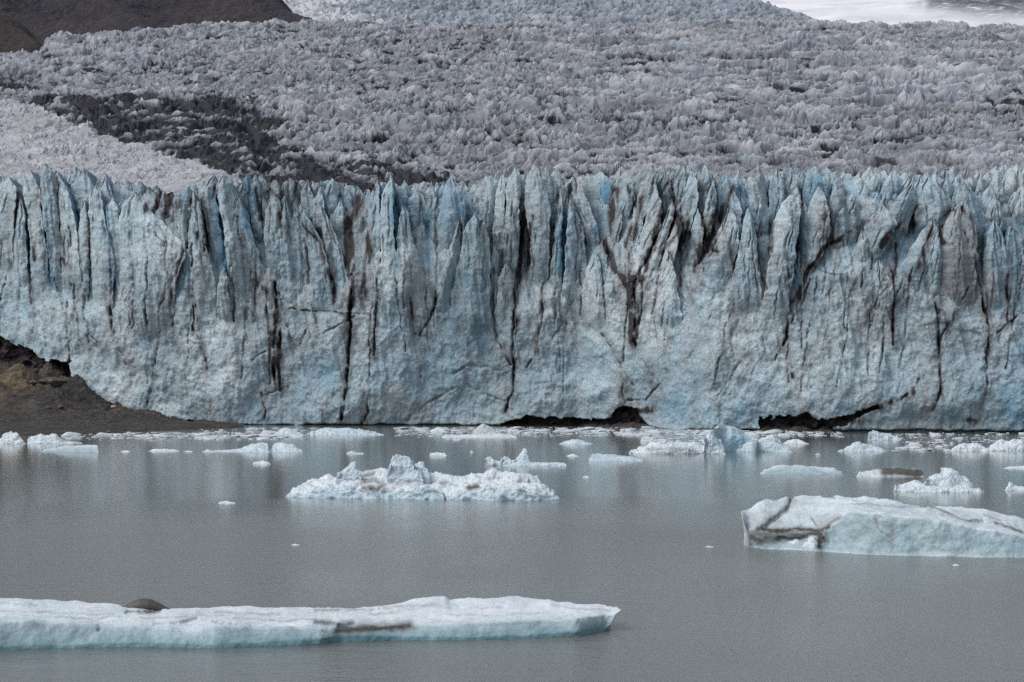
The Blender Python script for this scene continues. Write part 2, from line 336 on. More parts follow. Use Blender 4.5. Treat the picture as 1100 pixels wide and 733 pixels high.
blue = .30 + .22*fbm2(X/7, Z/6, 63, 3) + .22*sstep(10, 90, u) + .12*sstep(360, 420, py)
bm = sample(BLUE_MAP, px, py); blue = np.clip(blue*(1-.5*np.clip(dirt, 0, 1)) + .62*bm, 0, 1.0); dirt = dirt*(1-.8*bm)
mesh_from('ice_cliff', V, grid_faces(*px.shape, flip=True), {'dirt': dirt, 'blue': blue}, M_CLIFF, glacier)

# --- spires: outlines traced as left edge (bottom to top), tip, right edge (top to bottom)
SP = []
def S(L, A, R, o=None, b=0.0, d=0.0): SP.append((L, A, R, o, b, d))
S([(-10,310),(-8,230),(0,200)],(9,190),[(19,204),(18,233),(15,262),(13,310)])
S([(8,320),(13,255),(18,235)],(23,212),[(28,225),(30,260),(31,290),(33,325)])
S([(33,335),(33,260),(31,225),(25,200)],(33,183),[(45,205),(47,235),(51,265),(54,300),(52,335)])
S([(57,335),(55,290),(52,250),(47,220),(46,195)],(50,176),[(60,188),(64,205),(65,240),(66,300),(70,340)])
S([(66,340),(66,240),(63,205)],(62,185),[(72,200),(80,222),(85,245),(87,280),(92,310),(88,345)])
S([(70,250),(66,205),(67,187)],(73,176),[(78,184),(80,205),(83,240)],6)
S([(82,250),(79,212),(79,190)],(85,179),[(92,192),(98,205),(100,225),(98,255)],4)
S([(101,240),(100,205)],(106,182),[(112,200),(118,215),(122,245)],5)
S([(85,350),(86,290),(85,262),(89,224)],(93,216),[(97,235),(97,300),(96,350)])
S([(97,350),(98,290),(97,245),(96,222),(97,207)],(105,199),[(111,208),(114,225),(118,245),(124,270),(126,290),(124,320),(122,350)])
S([(129,335),(125,285),(119,250),(116,225)],(121,213),[(127,222),(129,240),(131,265),(132,345)])
S([(128,385),(128,320),(127,262),(130,235),(136,216)],(146,207),[(157,215),(162,226),(170,233),(178,240),(186,250),(198,262),(202,276),(195,290),(190,310),(186,365)])
S([(191,350),(190,305),(196,282)],(203,263),[(207,282),(208,310),(208,355)],.6)
S([(203,285),(196,252),(187,238),(187,218),(195,206)],(203,200),[(206,215),(204,240),(204,285)],.4)
S([(208,365),(206,300),(204,262),(204,225)],(208,202),[(214,212),(217,235),(221,258),(226,280),(233,310),(232,350)])
S([(224,260),(216,225),(212,205),(220,193)],(229,187),[(230,210),(234,240),(239,265),(241,285),(236,310)],2)
S([(231,355),(234,310),(238,292)],(241,283),[(245,300),(247,330),(248,355)],-.4)
S([(246,310),(241,250),(236,220),(232,200)],(240,186),[(250,195),(256,220),(266,250),(272,285),(271,320),(270,355)])
S([(272,335),(270,290),(262,255),(253,225)],(251,201),[(258,215),(268,245),(277,270),(283,292),(292,325)],.2)
S([(259,240),(255,205),(257,190)],(262,183),[(265,200),(267,230),(273,255)],5,.3)
S([(268,255),(264,225),(265,195)],(270,185),[(275,200),(276,240),(279,265)],4)
S([(285,340),(285,290),(283,255),(284,225)],(292,204),[(301,215),(302,250),(301,300),(302,345)],1)
S([(301,355),(301,300),(300,250),(302,226)],(306,214),[(312,230),(317,260),(322,290),(327,308),(328,350)],.5)
S([(323,330),(320,285),(316,255),(313,235)],(317,223),[(326,245),(331,265),(335,300),(334,345)],.8)
S([(334,350),(333,292),(328,255),(322,238)],(326,227),[(336,243),(345,258),(352,280),(358,305),(356,350)],0)
S([(322,245),(319,205)],(327,190),[(336,212),(343,248)],4)
S([(332,250),(334,215)],(342,199),[(349,235),(347,260)],3)
S([(344,250),(343,212)],(354,189),[(363,200),(358,225),(353,250)],4)
S([(359,335),(353,285),(346,250)],(345,221),[(354,237),(362,255),(370,275),(375,310),(373,335)],.5)
S([(360,262),(355,232)],(364,212),[(372,230),(371,250),(368,272)],3)
S([(363,240),(362,215)],(369,194),[(375,214),(381,245),(377,280)],5)
S([(355,330),(359,285)],(363,262),[(370,280),(375,300),(378,335)],.4)
S([(380,335),(384,297)],(388,275),[(391,290),(394,335)],1.2)
S([(392,320),(397,270),(398,230),(401,205)],(405,190),[(408,215),(408,235),(410,260),(407,290),(406,335)],1.5)
S([(407,345),(409,290),(410,255),(409,225),(413,203)],(420,187),[(423,210),(424,240),(426,270),(429,300),(433,335)],.3)
S([(426,250),(423,205)],(433,191),[(437,210),(437,250)],5,.2)
S([(425,335),(427,290),(427,260),(430,234)],(433,217),[(440,235),(446,265),(455,290),(457,310),(450,345)],.2)
S([(441,265),(438,215)],(448,196),[(455,215),(458,240),(459,275)],3.5)
S([(446,310),(447,265),(450,245)],(453,229),[(458,255),(461,285),(462,320)],2.5)
S([(462,325),(460,290),(458,250),(456,222)],(463,194),[(469,210),(468,250),(466,320)],3)
S([(462,310),(462,260),(464,222),(474,199)],(485,188),[(496,204),(502,225),(500,245),(491,262),(482,290)],2.2,.15)
S([(463,350),(471,303),(484,268)],(496,231),[(499,245),(500,280),(500,350)],.3)
S([(480,380),(485,320),(494,275),(500,246)],(510,230),[(520,238),(526,260),(527,300),(528,355)],-.2)
S([(503,265),(508,215),(516,199)],(527,188),[(535,192),(534,220),(529,250),(527,275)],3)
S([(527,310),(529,250),(533,208)],(540,183),[(543,200),(542,240),(542,310)],1.8)
S([(541,330),(542,240),(544,202)],(553,180),[(559,195),(558,230),(558,280),(556,330)],1.2)
S([(528,340),(527,300),(528,275)],(531,261),[(536,275),(536,300),(534,345)],.6)
S([(533,360),(535,302)],(543,282),[(551,295),(554,320),(553,360)],.4)
S([(570,330),(569,250),(563,215),(566,190)],(574,176),[(583,190),(588,205),(591,225),(590,260),(588,330)],.8)
S([(560,325),(561,260),(559,215)],(564,200),[(568,225),(569,270),(569,330)],4)
S([(585,240),(583,195)],(586,175),[(595,188),(600,205),(596,222),(593,245)],4)
S([(588,345),(592,280),(597,238),(599,218)],(602,202),[(605,225),(603,260),(603,290),(602,345)],.5)
S([(602,345),(606,280),(609,240)],(613,208),[(622,233),(628,255),(631,290),(626,345)],.4)
S([(638,285),(626,245),(618,225),(614,203)],(617,183),[(628,203),(637,226),(643,244),(645,275)],1.8)
S([(632,240),(626,200),(634,188)],(648,181),[(656,190),(661,202),(656,222),(650,245),(644,272)],5,.2)
S([(625,365),(625,312),(630,287)],(639,268),[(645,290),(648,320),(651,365)],-.2)
S([(650,360),(645,292),(641,274)],(649,258),[(653,290),(656,320),(661,360)],.4)
S([(649,285),(655,232),(661,205)],(672,183),[(680,190),(684,210),(676,235),(668,262),(660,295)],2.8)
S([(655,280),(660,242)],(668,225),[(669,240),(665,258),(662,285)],1.8)
S([(660,310),(670,265),(681,230),(690,198)],(702,177),[(707,195),(701,215),(691,240),(683,267),(676,310)],1.8)
S([(672,325),(680,275),(692,240),(698,213)],(705,198),[(710,220),(711,237),(703,257),(693,287),(684,325)],.7)
S([(707,240),(705,200)],(717,182),[(725,205),(723,225),(716,250)],3.5)
S([(683,340),(692,292),(703,262),(711,243)],(722,216),[(726,225),(718,252),(706,292),(699,340)],1.0)
S([(700,350),(706,302),(716,262)],(729,230),[(733,245),(727,270),(719,292),(713,345)],.8)
S([(722,225),(720,195)],(732,175),[(741,185),(738,210),(732,235)],4.5)
S([(703,360),(710,307)],(718,270),[(725,290),(731,330),(735,365)],.1)
S([(723,235),(728,190)],(738,174),[(744,182),(740,205),(733,240)],4)
S([(729,265),(735,212)],(744,180),[(751,195),(750,222),(743,245),(737,275)],2.5)
S([(750,245),(752,195)],(759,175),[(768,190),(765,208),(758,245)],3.5)
S([(752,265),(759,216)],(768,193),[(771,215),(767,240),(761,272)],2.2)
S([(738,300),(744,244)],(750,224),[(756,245),(754,270),(747,310)],1.2)
S([(775,245),(773,205)],(785,182),[(791,190),(799,196),(798,220),(793,250)],4)
S([(741,340),(750,292),(765,260),(777,238)],(784,221),[(792,240),(793,258),(787,295),(777,340)],.6)
S([(784,260),(783,225)],(788,203),[(796,215),(798,248),(794,285)],2)
S([(776,355),(785,302),(793,265),(797,240)],(802,224),[(809,240),(813,265),(816,295),(820,345)],0)
S([(813,270),(806,215),(801,195)],(817,176),[(827,195),(828,218),(821,240),(814,275)],3)
S([(826,245),(830,197)],(838,179),[(845,195),(847,210),(839,232),(832,255)],3.2)
S([(846,235),(845,200)],(854,178),[(863,190),(864,218),(860,245)],4)
S([(813,355),(823,300),(827,262),(832,235),(840,217)],(850,208),[(857,215),(858,237),(854,262),(851,290),(848,315),(847,360)],-.2)
S([(852,240),(852,212)],(857,200),[(863,215),(863,235),(861,260)],2.2)
S([(866,245),(866,197)],(877,178),[(888,187),(897,197),(895,218),(889,245)],4,.15)
S([(858,275),(860,228)],(864,216),[(869,225),(871,250),(868,285)],1.5)
S([(849,345),(857,290),(860,258),(868,225),(874,210)],(880,200),[(885,211),(890,224),(891,247),(885,272),(870,295),(858,340)],.6)
S([(888,260),(894,210)],(899,197),[(907,205),(912,219),(908,240),(900,275)],1.8)
S([(895,245),(902,226)],(919,215),[(927,225),(926,250),(918,290)],1.6)
S([(921,295),(925,255),(933,235)],(948,221),[(959,232),(963,242),(950,265),(938,300)],1.2)
S([(950,260),(960,217),(972,203)],(982,198),[(988,215),(981,232),(972,262)],2.6)
S([(985,260),(984,207),(990,197)],(999,190),[(1013,205),(1023,221),(1020,240),(1005,262)],2.6)
S([(1032,250),(1029,207)],(1038,194),[(1052,208),(1059,225),(1064,245),(1058,280)],2.6)
S([(1006,350),(1008,290),(1006,257),(1015,235),(1024,222)],(1033,217),[(1042,230),(1047,247),(1047,275),(1045,310),(1042,345)],.2,-.2,.42)
S([(978,350),(989,292),(997,262)],(1005,239),[(1010,252),(1009,290),(1005,345)],.5)
S([(952,350),(964,292),(978,266),(989,247)],(1000,237),[(1004,247),(996,272),(986,302),(976,350)],1.0)
S([(922,350),(930,302)],(942,280),[(951,290),(958,312),(960,350)],.3)
S([(900,340),(908,298),(918,268)],(926,246),[(932,262),(932,300),(924,345)],.9)
S([(1052,340),(1055,272),(1058,251)],(1066,238),[(1075,250),(1078,277),(1080,312),(1078,350)],.2)
S([(1077,345),(1077,265)],(1084,243),[(1096,252),(1103,272),(1107,340)],.2)
S([(1060,260),(1064,222)],(1073,207),[(1081,225),(1087,262)],2.4)
S([(905,330),(912,285),(922,262)],(930,250),[(936,265),(934,300),(926,335)],1.3)
S([(1108,340),(1104,280),(1106,255)],(1116,228),[(1128,250),(1132,290),(1132,345)],.4)
S([(-42,330),(-38,250)],(-28,196),[(-14,230),(-10,280),(-10,335)],.4)

def spire_geo(L, A, R, off, seed, blueo=0.0, dirto=0.0, res=1.0):
    L = np.array(L + [A], float); R = np.array([A] + R, float)
    top = A[1]; bot = min(max(L[0, 1], R[-1, 1]), 400)
    nv = max(10, int((bot-top)/res)); 
    tv = np.linspace(0, 1, nv); rows = bot + (top-bot)*tv
    o = np.argsort(L[:, 1]); xl = np.interp(rows, L[o, 1], L[o, 0])
    o = np.argsort(R[:, 1]); xr = np.interp(rows, R[o, 1], R[o, 0])
    kr = 9; pad = lambda a_: np.convolve(np.pad(a_, kr//2, mode='edge'), np.ones(kr)/kr, 'valid'); xl = pad(xl); xr = pad(xr)
    jit = lambda s: 1.1*fbm2(rows/9, rows*0 + seed*3.1, s, 3, .6)
    taper = np.clip((1-tv)*nv/8, 0, 1)
    xl = xl + jit(seed)*taper; xr = xr + jit(seed+7)*taper
    xr = np.maximum(xr, xl + .35)
    wid = (xr-xl)
    nf = int(max(9, min(60, wid.max()/res)))
    s = np.linspace(-1, 1, nf)
    nb = 6
    rs = np.random.RandomState(seed)
    ridge = rs.uniform(-.55, .55); tilt = rs.uniform(-.55, .55); n = rs.uniform(.95, 1.6)
    sg = np.concatenate([np.full(nb, -1.0), s, np.full(nb, 1.0)])
    back = np.concatenate([np.linspace(1, .05, nb), 0*s, np.linspace(.05, 1, nb)])
    SS, RR = np.meshgrid(sg, rows); BB, TT = np.meshgrid(back, tv)
    half = (wid/2)[:, None]; mid = ((xl+xr)/2)[:, None]
    narrow = 1 - .25*BB
    PX = mid + SS*half*narrow; PY = RR + BB*rs.uniform(4, 16)*np.clip(TT*1.5, 0, 1)
    wm = (wid*.09)[:, None]
    prof = np.where(SS < ridge, (SS-ridge)/(1+ridge), (SS-ridge)/(1-ridge))
    bulge = (1-np.abs(prof)**n) * np.minimum(1.0, .22*wm)
    cliff_d, X, Z, cave, u = wall_depth(np.clip(PX, -259, 1359), PY)
    rough = blade_ice(X, Z)
    crack = sample(CRACK_MAP, PX, PY)
    free = off - 1.1*fbm2(X/13, Z/15, 11, 3) - bulge + tilt*SS*np.minimum(1.3, .55*wm) - rough + crack + 8.5*BB - .5*sstep(.0, .6, TT)
    merge = sstep(.0, .30, TT)
    front_d = cliff_d + .35 + 3*BB
    Dp = front_d*(1-merge) + free*merge
    Y = yw(PX) + Dp
    V = np.stack([X, Y, Z], -1)
    dirt = np.clip(sample(DIRT_MAP, PX, PY), 0, 1.2)
    dirt = np.maximum(dirt, .12 + .15*fbm2(X/4, Z/9, 61, 4) + dirto)
    cut = np.zeros(PX.shape)
    for _ in range(1 + int(wid.max()/14)):
        s0 = rs.uniform(-.75, .75); cw = .75/np.maximum(half, 1.0)
        cut = np.maximum(cut, np.exp(-((SS - s0 - .25*rs.normal()*(TT-.5) - .10*fbm2(PY/14, PY*0+seed, 71, 3))/cw)**2)*np.clip(.2+1.1*fbm2(PY/20, PX*0+s0*9, 73, 3), 0, 1))
    cut = cut*(BB == 0)*merge
    V[..., 1] += .35*cut
    dirt = np.maximum(dirt, .75*cut*rs.uniform(.5, 1.1))
    dirt = np.maximum(dirt, rs.choice([.0, .1, .45])*sstep(.03, .25, BB))
    rim = sstep(.80, 1.0, np.abs(SS))*(BB == 0)
    blue = .34 + blueo + .22*fbm2(X/7, Z/6, 63, 3) + .75*sstep(.05, .3, BB) - .28*rim + rs.uniform(-.12, .12)
    bm = sample(BLUE_MAP, PX, PY); blue = np.clip(blue*(1-.5*np.clip(dirt, 0, 1)) + .62*bm, 0, 1.0); dirt = dirt*(1-.8*bm)
    return V, dirt, blue
SP.sort(key=lambda q: -(abs(q[2][-1][0]-q[0][0][0])+6)*(max(q[0][0][1], q[2][-1][1])-q[1][1]))
rest = []
for i, (L, A, R, o, b, d) in enumerate(SP):
    bot = max(L[0][1], R[-1][1])
    if o is None: o = float(np.interp(bot, [220, 260, 300, 350], [4.5, 2.5, .8, 0]))
    V, dd, bb = spire_geo(L, A, R, o, 100+i, b, d)
    if i < 92:
        c = np.array([float(V[0, V.shape[1]//2, 0]), float(V[0, V.shape[1]//2, 1]), float(V[:, :, 2].min())])
        ob = mesh_from('ice_spire', V - c, grid_faces(V.shape[0], V.shape[1], flip=True), {'dirt': dd, 'blue': bb}, M_CLIFF, glacier)
        ob.location = c - GOFF
    else: rest.append((V, dd, bb))
# smaller blades filling the jagged skyline behind, past counting
rs = np.random.RandomState(5)
for row, (off, drop, step, w0) in enumerate(((8.5, -1, 8.5, 7), (6.8, 6, 10, 8), (5.4, 15, 13, 8), (4.2, 30, 16, 8))):
    x = -255.0
    while x < 1350:
        right = x > 890
        if row == 3 and right and rs.rand() < .3: x += step; continue
        a = float(interp(SKY, x)) + drop + rs.uniform(-4, 6) + (10 if row >= 2 else 0)*rs.rand()
        w = w0*rs.uniform(.7, 1.5); lean = rs.uniform(-4, 6) + (9 if x > 900 else 0) + (6 if 650 < x < 780 else 0)
        h = rs.uniform(32, 52)
        L = [(x-w*1.0-lean*.9, a+h), (x-w*.9-lean*.4, a+h*.5), (x-w*.75, a+h*.12)]
        R = [(x+w*.7, a+h*rs.uniform(.08, .22)), (x+w*.9-lean*.3, a+h*.55), (x+w*1.0-lean*.8, a+h)]
        rest.append(spire_geo(L, (x+rs.uniform(-.3, .3)*w, a), R, off+rs.uniform(-1, 1), 900+len(rest), -.06 if right else -.12, .12 if 130 < x < 420 else .02, 1.25))
        x += step*rs.uniform(.6, 1.3)
VV, DD, BB_, FF, n = [], [], [], [], 0
for V, dd, bb in rest:
    FF.append(grid_faces(V.shape[0], V.shape[1], flip=True, off=n)); n += V.shape[0]*V.shape[1]
    VV.append((V-GOFF).reshape(-1, 3)); DD.append(dd.ravel()); BB_.append(bb.ravel())
o = mesh_from('ice_shards', np.concatenate(VV), np.concatenate(FF), {'dirt': np.concatenate(DD), 'blue': np.concatenate(BB_)}, M_CLIFF, glacier)
tag(o, kind='stuff')

# --- icefall behind the front
PROF = [(262, 198), (275, 189), (288, 183), (318, 166), (345, 150), (395, 122), (430, 104), (480, 92), (600, 64), (760, 38), (900, 22), (1000, 14)]
TOP = [(-300,62),(0,58),(42,56),(54,39),(90,36),(140,33),(215,25),(320,21),(420,23),(560,24),(820,23),(895,27),(1100,28),(1400,28)]
def fall_row(Y): return np.interp(Y, [p[0] for p in PROF], [p[1] for p in PROF])
MORAINE = [(30,92),(60,95),(130,97),(200,96),(290,100),(296,142),(335,163),(420,165),(470,174),(505,190),(500,205),(330,202),(270,192),(215,166),(150,149),(110,136),(80,119),(40,106)]
MOR2 = [(-60,64),(30,64),(48,78),(30,88),(-60,84)]
RUBBLE = [(-300,95),(0,99),(40,106),(90,130),(140,148),(210,166),(268,188),(250,200),(-300,200)]
Ys = [262.0]
while Ys[-1] < 985: Ys.append(Ys[-1] + .00092*Ys[-1])
Ys = np.array(Ys)
pxs = np.concatenate([np.arange(-240, -20, 3.0), np.arange(-20, 1121, .85), np.arange(1123, 1341, 3.0)])
PX, YB = np.meshgrid(pxs, Ys)
row = np.maximum(fall_row(YB), interp(TOP, PX))
YY = YB + (yw(PX) + 11 - 262)*(1-sstep(262, 520, YB))
row = row + interp([(-300,6),(0,5),(150,4),(260,0),(700,0),(1100,-1),(1400,-1)], PX)*sstep(430, 300, YB)
row = np.maximum(row, interp(SKY, PX)-4 - (YB-262)*.75)
X = (PX-CX)/F*YY; base = EYE + (CY-row)/F*YY
# block size and height grow up the slope
size = 1.02*(YY/350)**.8
vq = np.cumsum(np.gradient(Ys)/(1.02*(Ys/350)**.8)); q = np.interp(YY, Ys, vq); p = X/size
wx = 1.6*fbm2(p/9, q/9, 201, 3); wy = 1.6*fbm2(p/8, q/9, 205, 3)
prow = row; wp = 13*fbm2(p/9, q/7, 207, 5, .65)
mor = sstep(-.5, .6, in_poly(MORAINE, PX+wp, prow+.5*wp)*1.0)
mor = np.maximum(mor, in_poly(MOR2, PX+wp, prow+.4*wp)*.8)
rub = in_poly(RUBBLE, PX+wp, prow+.4*wp)*1.0
pinn = np.exp(-((prow-132)/26)**2)*sstep(250, 330, PX)*(1-.35*sstep(650, 800, PX))
rt = sstep(430, 720, PX + 60*fbm2(p/20, q/14, 219, 3))*(1-.8*pinn)
f1, i1 = facet2((p+wx)/1.25, (q+wy)/1.25, 300, .9, 2.2, 1.0, 4, .55)
f1b, i1b = facet2((p+wx)/2.2, (q+wy+.25*p)/1.2, 310, .9, 2.2, 1.0, 4, .5)
pick = rt > .5 + .35*fbm2(p/3, q/3, 217, 2)
f1 = np.where(pick, f1b, f1); i1 = np.where(pick, i1b, i1)
f2, i2 = facet2((p+wx)/.62, (q+wy)/.62, 330, .8, 2.0, .9, 4, .5)
f3, i3 = facet2((p+.5*wx)/4.2, (q+wy)/2.8, 360, .7, 1.8, .9, 4, .4)
per = 14.0
ph = (q + 1.2*wy + 6.0*fbm2(p/34, q/22, 211, 4, .55))/per
sw = ph - np.floor(ph)
crest = np.where(sw < .16, sw/.16, 1-(sw-.16)/.84)
amp1 = 1.15 + .8*pinn - .75*rub - .25*rt; amp3 = 1.3 - .6*rub - .3*pinn - .5*rt
camp = (.8 + 1.1*sstep(420, 760, PX)*(1-pinn))*(1-.8*rub)*(1+.5*fbm2(p/22, q/22, 215, 2))
hh = amp1*(f1-.3) + (.48 + .1*rub)*(f2-.35) + amp3*(f3-.35) + camp*(crest-.5) + .04*fbm2(p*2, q*2, 221, 2, .6)
near = sstep(285, 262, YB)
Zf = base + size*(hh*(1-.5*near) - .55)
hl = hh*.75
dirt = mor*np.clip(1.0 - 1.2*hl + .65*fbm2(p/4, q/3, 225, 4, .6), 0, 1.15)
loc = f1 + .45*f2 + .25*camp*crest; q20, q65 = np.percentile(loc[:, 90:-90], [38, 90]); gap_shade = sstep(q65, q20, loc)*np.clip(.85 + .5*fbm2(p/11, q/7, 229, 4), .30, 1.1)  # crevice shade put into the colour: low gaps between blocks darkened for contrast
dirt = np.maximum(dirt, gap_shade*(1-.4*rub))  # one attribute carries both the moraine grit and the painted crevice shade
band = sstep(.05, .75, fbm2(p/55 + .3*q/20, q/7, 239, 4, .55)); dirt = np.maximum(dirt, np.clip(.42*band*(1-rub) + .15*i1*band, 0, .6))
dirt = np.clip(dirt - .05*rub, 0, 1.2)
blue = np.clip(.08 + .25*fbm2(p/6, q/6, 233, 3) + .30*(i1-.5), 0, 1)*(1-rub)
V = np.stack([X, YY, Zf], -1) - GOFF
# a rubble-white tint comes from an attribute of its own
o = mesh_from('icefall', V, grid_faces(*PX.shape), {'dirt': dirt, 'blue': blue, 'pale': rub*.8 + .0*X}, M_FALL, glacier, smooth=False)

# --- upper icefall, a bluer hill far behind
UT = [(-300,20),(250,18),(318,14),(335,22),(395,21),(440,24),(900,27),(1400,27)]
Y2 = np.linspace(1210, 1690, 360); px2 = np.arange(285, 925, 1.1)
PX, YY = np.meshgrid(px2, Y2)
row = 32 - (YY-1210)/480*80
right = interp([(700,-60),(812,-3),(850,9),(895,24),(925,30)], PX)
X = (PX-CX)/F*YY
f1, i1 = facet2(X/3.6, YY/4.2, 400, .9, 2.2, .9, 4, .4); f3, i3 = facet2(X/11, YY/10, 420, .6, 1.4, .9, 4, .4)
row = np.maximum(row, right)
Zf = EYE + (CY-row)/F*YY + 3.2*(f1-.3) + 5*(f3-.35) - 3
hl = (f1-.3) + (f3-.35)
snowy = sstep(.55, .95, .6*fbm2(X/55, YY/28, 431, 3) + 1.1*sstep(440, 335, PX))
mesh_from('upper_icefall', np.stack([X, YY, Zf], -1) - GOFF, grid_faces(*PX.shape),
          {'dirt': np.clip(.28-.5*hl, 0, .5)*(1-snowy), 'blue': np.clip(.28+.3*i1, 0, .6)*(1-snowy), 'pale': snowy}, M_FALL, glacier, smooth=False)  # darker in the low hollows between blocks, none where snow lies
# pale attribute in the weathered ice
def add_pale(m, col):
    nt = m.node_tree; bs = next(n for n in nt.nodes if n.type == 'BSDF_PRINCIPLED')
    src = bs.inputs['Base Color'].links[0].from_socket
    a = nt.nodes.new('ShaderNodeAttribute'); a.attribute_name = 'pale'
    mx = nt.nodes.new('ShaderNodeMix'); mx.data_type = 'RGBA'; mx.blend_type = 'MIX'
    mul = nt.nodes.new('ShaderNodeMath'); mul.operation = 'MULTIPLY'; mul.inputs[1].default_value = .26
    nt.links.new(a.outputs['Fac'], mul.inputs[0]); nt.links.new(mul.outputs[0], mx.inputs[0])
    nt.links.new(src, mx.inputs[6]); mx.inputs[7].default_value = (*col, 1); nt.links.new(mx.outputs[2], bs.inputs['Base Color'])
add_pale(M_FALL, (.72, .73, .75))

# ------------------------------------------------------------------ mountain, snowfield (setting)
def simple_material(name, build):
    m, nt, N = nodes(name)
    P = N('ShaderNodeNewGeometry').outputs['Position']
    base, h, bump, dist, rough = build(N, P)
    bp = N('ShaderNodeBump', ins={'Strength': bump, 'Distance': dist, 'Height': h})
    bs = N('ShaderNodeBsdfPrincipled', ins={'Base Color': base, 'Roughness': rough, 'Normal': bp.outputs[0]})
    nt.links.new(bs.outputs[0], N('ShaderNodeOutputMaterial').inputs[0]); return m
def b_mount(N, P):
    n1 = noise(N, scaled(N, P, (1, .5, 1.2)), .035, 6, .6); n2 = noise(N, P, .25, 5, .7)
    xs = N('ShaderNodeSeparateXYZ', ins={0: P}).outputs['X']
    c = mixc(N, ramp(N, n1, .38, .62), (.028, .025, .036), (.054, .046, .055))
    c = mixc(N, math_(N, 'MULTIPLY', ramp(N, n2, .5, .7), .5), c, (.09, .085, .085))
    c = mixc(N, math_(N, 'MULTIPLY', ramp(N, noise(N, P, .02, 4, .6), .48, .6), .6), c, (.085, .066, .05))
    return c, math_(N, 'ADD', n2, n1), 1.0, 5.0, .95
M_MOUNT = simple_material('mountain_scree', b_mount)
Ym = np.linspace(1040, 1200, 240); pm = np.arange(-420, 336, 1.6)
PX, YY = np.meshgrid(pm, Ym)
X = (PX-CX)/F*YY
# shoulder line of the far spur seen against the snow, and a nearer brown spur at the left
spur = interp([(-420,-120),(200,-60),(250,-38),(285,-12),(298,-2),(310,12),(322,24),(336,40)], PX)
row = 62 - (YY-1040)/160*125
row = np.maximum(row, spur)
row = row + interp([(-420,0),(0,2),(60,-12),(140,-22),(250,-30),(336,-32)], PX)*sstep(1110, 1040, YY)
X = (PX-CX)/F*YY
Zm = EYE + (CY-row)/F*YY + (1.8*fbm2(X/40, YY/40, 501, 5) + 3.6*(1-np.abs(fbm2(X/22+YY/30, YY/60, 505, 4))) + 1.0*fbm2(X/6, YY/6, 509, 4, .6) - 2.6)*sstep(336, 290, PX)
o = mesh_from('mountain', np.stack([X, YY, Zm], -1), grid_faces(*PX.shape), None, M_MOUNT); tag(o, kind='structure')
px3 = np.arange(-330, 62, 1.4); Y3 = np.linspace(990, 1036, 110)
PX, YY = np.meshgrid(px3, Y3); X = (PX-CX)/F*YY
ridge = interp([(-330,-60),(-100,-10),(0,17),(25,28),(40,42),(50,58),(62,75)], PX)
row = np.maximum(66 - (YY-990)/46*140, ridge)
Zm = EYE + (CY-row)/F*YY + 2.2*fbm2(X/14, YY/14, 511, 4)
def b_spur(N, P):
    n1 = noise(N, P, .06, 5, .6); n2 = noise(N, P, .5, 5, .7)
    c = mixc(N, ramp(N, n1, .4, .6), (.030, .027, .032), (.056, .046, .044))
    c = mixc(N, math_(N, 'MULTIPLY', ramp(N, n2, .5, .7), .5), c, (.085, .076, .078)); return c, n2, 1.0, 2.5, .95
o = mesh_from('hillside', np.stack([X, YY, Zm], -1), grid_faces(*PX.shape), None, simple_material('brown_scree', b_spur)); tag(o, kind='structure')

def b_snow(N, P):
    n1 = noise(N, scaled(N, P, (.25, 1, 1)), .02, 5, .6); n2 = noise(N, P, .12, 5, .7); n3 = noise(N, P, .018, 5, .65)
    c = mixc(N, ramp(N, n1, .35, .65), (.62, .63, .68), (.84, .84, .87))
    aR = N('ShaderNodeAttribute', attribute_name='dirt').outputs['Fac']
    r = math_(N, 'MULTIPLY', aR, ramp(N, n2, .34, .47)); c = mixc(N, r, c, (.06, .065, .09))
    return c, n2, .3, 2.0, .7
M_SNOW = simple_material('snow', b_snow)
Y4 = np.linspace(1750, 3900, 150); px4 = np.arange(60, 1560, 4.0)
PX, YY = np.meshgrid(px4, Y4); X = (PX-CX)/F*YY
row = 44 - (YY-1750)/2150*125
Zs = EYE + (CY-row)/F*YY + 6*fbm2(X/160, YY/160, 521, 4) + .8*fbm2(X/20, YY/20, 525, 3)
wv = 9*fbm2(X/30, YY/60, 527, 3)
rock = np.maximum(line_field([([(1000,11),(1030,13),(1050,15),(1070,17),(1095,14),(1130,12)], 7.5, 1.0), ([(975,9),(990,12)], 4, .6)], PX, row+.25*wv), line_field([([(420,-8),(520,-18)], 9, .8)], PX, row+.3*wv))
o = mesh_from('snowfield', np.stack([X, YY, Zs + rock*3], -1), grid_faces(*PX.shape), {'dirt': rock}, M_SNOW); tag(o, kind='structure')
# broad ground under everything, out to the horizon behind the ice
def b_ground(N, P):
    n1 = noise(N, P, .05, 5, .6); return mixc(N, ramp(N, n1, .4, .6), (.05, .048, .048), (.085, .078, .072)), n1, .5, 1.0, .95
M_GROUND = simple_material('glacial_till', b_ground)
g = 24
gx = np.linspace(-5200, 5200, 90); gy = np.linspace(-600, 7000, 100)
GXX, GYY = np.meshgrid(gx, gy)
GZ = -14 + 4*fbm2(GXX/300, GYY/300, 541, 3)
o = mesh_from('ground', np.stack([GXX, GYY, GZ], -1), grid_faces(*GXX.shape), None, M_GROUND); tag(o, kind='structure')

